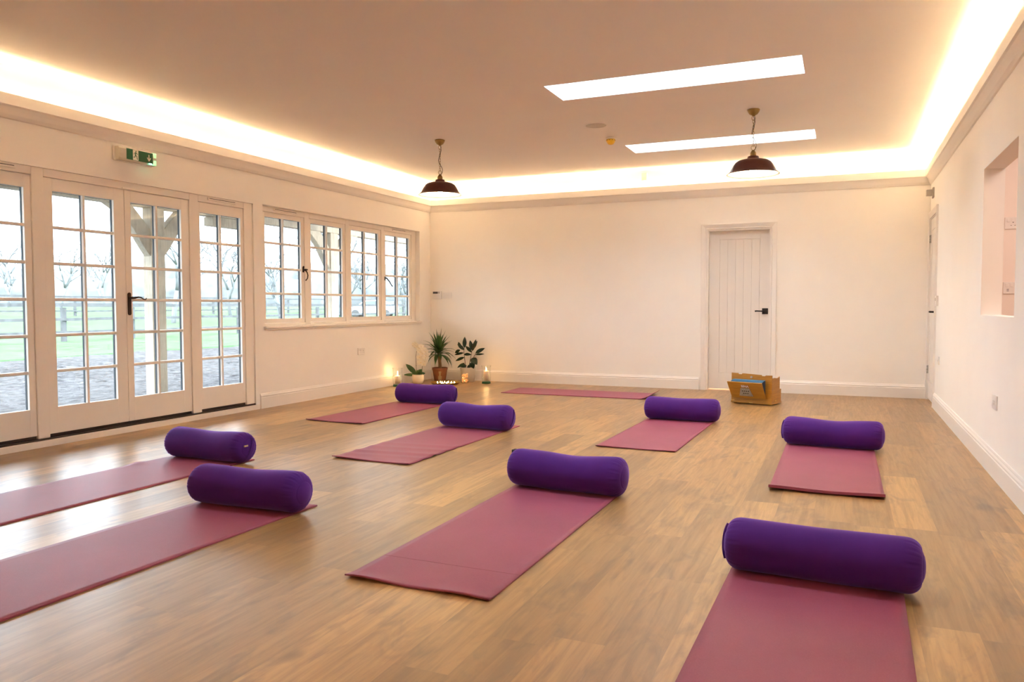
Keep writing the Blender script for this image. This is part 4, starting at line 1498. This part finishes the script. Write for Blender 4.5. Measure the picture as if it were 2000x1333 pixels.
def light_jar():
    e = empty('fairy_light_jar', (-4.765, 9.44, 0))
    MB().lathe([(0, 0), (.048, 0), (.052, .006), (.052, .130), (.048, .141), (.046, .141), (.050, .129), (.050, .008), (.046, .003), (0, .003)], n=32, cap=False).build('jar', 'clearglass', e)
    rnd = random.Random(11)
    m = MB()
    for k in range(90):
        a, r_ = rnd.uniform(0, 6.28), .040 * sqrt(rnd.random())
        z = .012 + .112 * rnd.random()
        s_ = rnd.uniform(.008, .014)
        m.lathe([(0, -s_ * .6), (s_, 0), (0, s_ * .6)], c=(r_ * cos(a), r_ * sin(a), z), n=6, smooth=False)
    m.build('petals', MAT_PETAL, e)
    m = MB()
    for k in range(16):
        a, r_ = rnd.uniform(0, 6.28), .036 * sqrt(rnd.random())
        m.lathe([(0, -.003), (.003, 0), (0, .003)], c=(r_ * cos(a), r_ * sin(a), .012 + .112 * rnd.random()), n=8)
    m.build('fairy_lights', 'fairy', e)
    tag(e, 'small glass jar glowing amber with lights in front of the pale grey pot', 'jar')
MAT['fairy'] = emis('fairy_light_glow', (1.0, .55, .2), 4)
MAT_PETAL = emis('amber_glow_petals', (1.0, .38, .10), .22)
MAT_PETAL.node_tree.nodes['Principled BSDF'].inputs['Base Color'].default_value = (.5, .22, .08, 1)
light_jar()

# ------------------------------------------------------------ garden outside
def ground_z(x):
    if x > -27: return -.17
    return -.17 + min(1.15, (-27 - x) * .030)

def build_outside():
    # soil
    m = MB()
    nx, ny = 60, 120
    x0, x1, y0, y1 = -18.2, -5.85, -8, 46
    V = [[None] * (ny + 1) for _ in range(nx + 1)]
    for i in range(nx + 1):
        for j in range(ny + 1):
            x = x0 + (x1 - x0) * i / nx; y = y0 + (y1 - y0) * j / ny
            z = -.17 + .05 * noise.noise(Vector((x * .9, y * .9, 0))) + .04 * noise.noise(Vector((x * 2.7, y * 2.7, 3)))
            V[i][j] = m.bm.verts.new((x, y, z))
    for i in range(nx):
        for j in range(ny):
            m._face([V[i][j], V[i + 1][j], V[i + 1][j + 1], V[i][j + 1]], True)
    o = m.build('soil_ground', 'mud'); struct(o)
    m = MB()
    x0, x1, y0, y1 = -170, -17.2, -60, 260
    nx, ny = 60, 50
    V = [[None] * (ny + 1) for _ in range(nx + 1)]
    for i in range(nx + 1):
        for j in range(ny + 1):
            t = i / nx
            x = x1 + (x0 - x1) * t ** 2; y = y0 + (y1 - y0) * j / ny
            V[i][j] = m.bm.verts.new((x, y, ground_z(x) + (.03 if i else -.12)))
    for i in range(nx):
        for j in range(ny):
            m._face([V[i][j], V[i + 1][j], V[i + 1][j + 1], V[i][j + 1]], True)
    struct(m.build('grass_field', 'grass'))
    # patio strip under the veranda edge is soil too; veranda posts
    post_lab = ['oak veranda post with two curved braces seen through the garden doors', 'oak veranda post with two curved braces seen through the long window']
    for (py, lab) in ((6.731, post_lab[0]), (10.146, post_lab[1])):
        e = empty('veranda_post', (-7.48, py, -.25))
        h = .097
        MB().box(-.07, .07, -h, h, 0, 2.455).build('post', 'oak', e, bevel=.008)
        for s_ in (-1, 1):
            m = MB()
            # curved brace in the plane of the beam
            hi = [(.08, 2.185), (.16, 2.275), (.25, 2.37), (.335, 2.455)]
            lo = [(.08, 1.87), (.15, 1.95), (.24, 2.07), (.33, 2.20), (.43, 2.30), (.54, 2.385), (.67, 2.455)]
            P = [(-.05, s_ * y, z) for y, z in hi] + [(-.05, s_ * y, z) for y, z in lo[::-1]]
            m.prism(P, (.10, 0, 0))
            m.build('brace', 'oak', e, bevel=.005)
        tag(e, lab, 'veranda post', 'oak veranda posts')
    o = MB().box(-7.58, -7.42, -1.5, 17, 2.206, 2.42).build('eaves_beam', 'oak', bevel=.006)
    MB().box(-7.60, -7.44, 7.63, 8.22, 2.09, 2.205).build('packing_block', 'oak', o, bevel=.006)
    tag(o, 'long oak beam carried by the veranda posts outside the windows', 'beam')
    m = MB()
    m.hexa([(-8.15, -1.7, 2.36), (-5.82, -1.7, 2.82), (-5.82, 17.2, 2.82), (-8.15, 17.2, 2.36), (-8.15, -1.7, 2.46), (-5.82, -1.7, 2.92), (-5.82, 17.2, 2.92), (-8.15, 17.2, 2.46)])
    # rafters underneath
    struct(m.build('veranda_roof', 'oak'))
    # fences
    def fence(X, y_from, y_to, step, y_ref, z0, group, lab, sc=1.0):
        e = empty('paddock_fence', (X, y_ref, z0))
        n0 = int((y_from - y_ref) / step); n1 = int((y_to - y_ref) / step)
        for k in range(n0, n1 + 1):
            y = k * step
            m = MB()
            m.box(-.06, .06, y - .08, y + .08, -.3, 1.22)
            m.build('post', 'fence', e, bevel=.01)
        for rz, rh in ((.36, .10), (.83, .10), (1.30, .11)):
            m = MB()
            rnd = random.Random(int(rz * 100))
            for k in range(n0, n1):
                y = k * step
                d0, d1 = rnd.uniform(-.02, .02), rnd.uniform(-.02, .02)
                m.hexa([(.06, y, rz - rh / 2 + d0), (.10, y, rz - rh / 2 + d0), (.10, y + step, rz - rh / 2 + d1), (.06, y + step, rz - rh / 2 + d1),
                        (.06, y, rz + rh / 2 + d0), (.10, y, rz + rh / 2 + d0), (.10, y + step, rz + rh / 2 + d1), (.06, y + step, rz + rh / 2 + d1)])
            m.build('rail', 'fence', e)
        tag(e, lab, 'fence')
    fence(-24.5, 10, 50, 2.77, 18.2, -.20, None, 'nearer weathered post and rail fence across the grass outside')
    fence(-46, 24, 100, 3.0, 35, ground_z(-46), None, 'farther post and rail fence crossing the field outside')

build_outside()

def car():
    # side view, wheelbase 2.5 m, 65 m away
    dirv = Vector((fwd.x, fwd.y, 0)).normalized()
    # column 728 px
    k = (728 - 1000) / f_px
    D = 64
    p = Vector((0, 0, 0)) + fwd * D + rgt2 * (k * D)
    e = empty('parked_car', (p.x, p.y, ground_z(p.x) + .03), atan2(rgt2.y, rgt2.x))
    body = [(-2.05, .32), (-2.1, .62), (-1.95, .82), (-1.15, .92), (-.55, 1.38), (.75, 1.45), (1.55, 1.02), (2.0, .92), (2.1, .6), (2.05, .32)]
    m = MB(); m.prism([(x, -.85, z) for x, z in body], (0, 1.7, 0)); m.build('body', 'car_white', e, bevel=.06)
    win = [(-1.02, .93), (-.50, 1.32), (.70, 1.38), (1.38, 1.0), (1.30, .93)]
    m = MB(); m.prism([(x, -.865, z) for x, z in win], (0, .012, 0)); m.build('side_window', 'car_glass', e)
    for x in (-1.25, 1.25):
        mt = Matrix.Translation((x, -.80, .32)) @ Matrix.Rotation(pi / 2, 4, 'X')
        MB().lathe([(0, -.10), (.30, -.10), (.33, -.06), (.33, .06), (.30, .10), (0, .10)], n=24, m=mt).build('wheel', 'rubber', e)
        mt = Matrix.Translation((x, .80, .32)) @ Matrix.Rotation(pi / 2, 4, 'X')
        MB().lathe([(0, -.10), (.30, -.10), (.33, -.06), (.33, .06), (.30, .10), (0, .10)], n=24, m=mt).build('wheel', 'rubber', e)
    tag(e, 'white car parked far off beyond the fences', 'car')
car()

def tree_mesh(seed, H=9.0, depth=6, spread=.55, twig=True):
    rnd = random.Random(seed)
    m = MB()
    def grow(p, d, L, r, lev):
        n = 3
        pts = [p]; q = p.copy(); dd = d.copy()
        for i in range(n):
            dd = (dd + Vector((rnd.uniform(-1, 1), rnd.uniform(-1, 1), rnd.uniform(-.3, .8))) * .16).normalized()
            q = q + dd * (L / n)
            pts.append(q.copy())
        m.tube(pts, [r, r * .9, r * .8, r * .68], 6 if lev < 2 else (4 if lev < 4 else 3))
        if lev >= depth: return
        cnt = 2 + (rnd.random() < .75) + (lev > 3)
        for k in range(cnt):
            base = pts[-1] if k < 2 else pts[rnd.randint(1, 2)]
            ax = Vector((rnd.uniform(-1, 1), rnd.uniform(-1, 1), rnd.uniform(-.4, .6))).normalized()
            nd = (dd + ax * rnd.uniform(spread * .8, spread * 1.5)).normalized()
            grow(base.copy(), nd, L * rnd.uniform(.62, .82), r * .62, lev + 1)
    grow(Vector((0, 0, -.3)), Vector((0, 0, 1)), H * .26, H * .017, 0)
    bmesh.ops.recalc_face_normals(m.bm, faces=m.bm.faces[:])
    me = bpy.data.meshes.new('bare_tree')
    m.bm.to_mesh(me); m.bm.free()
    me.materials.append(MAT['bark'])
    return me

def at_px(u, D):
    k = (u - 1000) / f_px
    hf = Vector((sin(yaw), cos(yaw), 0))
    p = hf * D + Vector((cos(yaw), -sin(yaw), 0)) * (k * D)
    return p

def build_trees():
    meshes = [tree_mesh(s_, 9.0) for s_ in (1, 2, 3)]
    spots = [(338, 44, 8.5, 0, 'bare tree just right of the nearer veranda post'), (452, 58, 9.0, 1, 'bare tree seen through the right hand sidelight'),
             (548, 50, 7.8, 2, 'bare tree with a low side branch seen in the first casement'), (655, 46, 8.8, 0, 'bare tree seen behind the farther veranda post'),
             (118, 66, 8.0, 1, 'bare tree seen through the left glazed door'), (20, 70, 9.5, 2, 'bare tree at the left edge beyond the field'),
             (205, 80, 9.0, 0, 'bare tree seen beside the middle of the garden doors'), (720, 82, 8.5, 1, 'bare tree seen through the third casement'), (790, 78, 9.0, 2, 'bare tree seen through the last casement')]
    for u, D, H, mi, lab in spots:
        p = at_px(u, D)
        o = bpy.data.objects.new('bare_tree', meshes[mi]); COL.objects.link(o)
        o.location = (p.x, p.y, ground_z(p.x))
        s_ = H / 9.0
        o.scale = (s_, s_, s_)
        o.rotation_euler = (0, 0, u * .37)
        tag(o, lab, 'tree', 'bare trees across the field')
    # distant woodland: ragged ridge of crowns
    m = MB()
    rnd = random.Random(9)
    nseg = 160
    pa = at_px(-700, 120); pb = at_px(1300, 120)
    for layer in range(2):
        off = layer * 8
        rows = []
        for i in range(nseg + 1):
            t = i / nseg
            p = pa.lerp(pb, t)
            n = Vector((p.x, p.y, 0)).normalized()
            h = 5.2 + 2.0 * noise.noise(Vector((t * 24 + layer * 9, 0, 0))) + 1.2 * noise.noise(Vector((t * 90, layer * 5, 0))) + layer * 1.5
            q = p + n * off
            col = []
            for (k, zz, back) in ((0, -1, 0), (1, h * .5, .6), (2, h * .8, 1.8), (3, h, 4), (4, h * .6, 9)):
                w_ = q + n * back + n * .8 * noise.noise(Vector((t * 200, k * 3.1, layer)))
                col.append(m.bm.verts.new((w_.x, w_.y, .9 + zz + .5 * noise.noise(Vector((t * 160, k * 2.2, 4 + layer))))))
            rows.append(col)
        for a, b in zip(rows[:-1], rows[1:]):
            for k in range(4):
                m._face([a[k], b[k], b[k + 1], a[k + 1]], True)
    o = m.build('woodland', 'wood_haze')
    tag(o, 'hazy line of distant bare woodland across the horizon', 'woodland', kind='stuff')
build_trees()
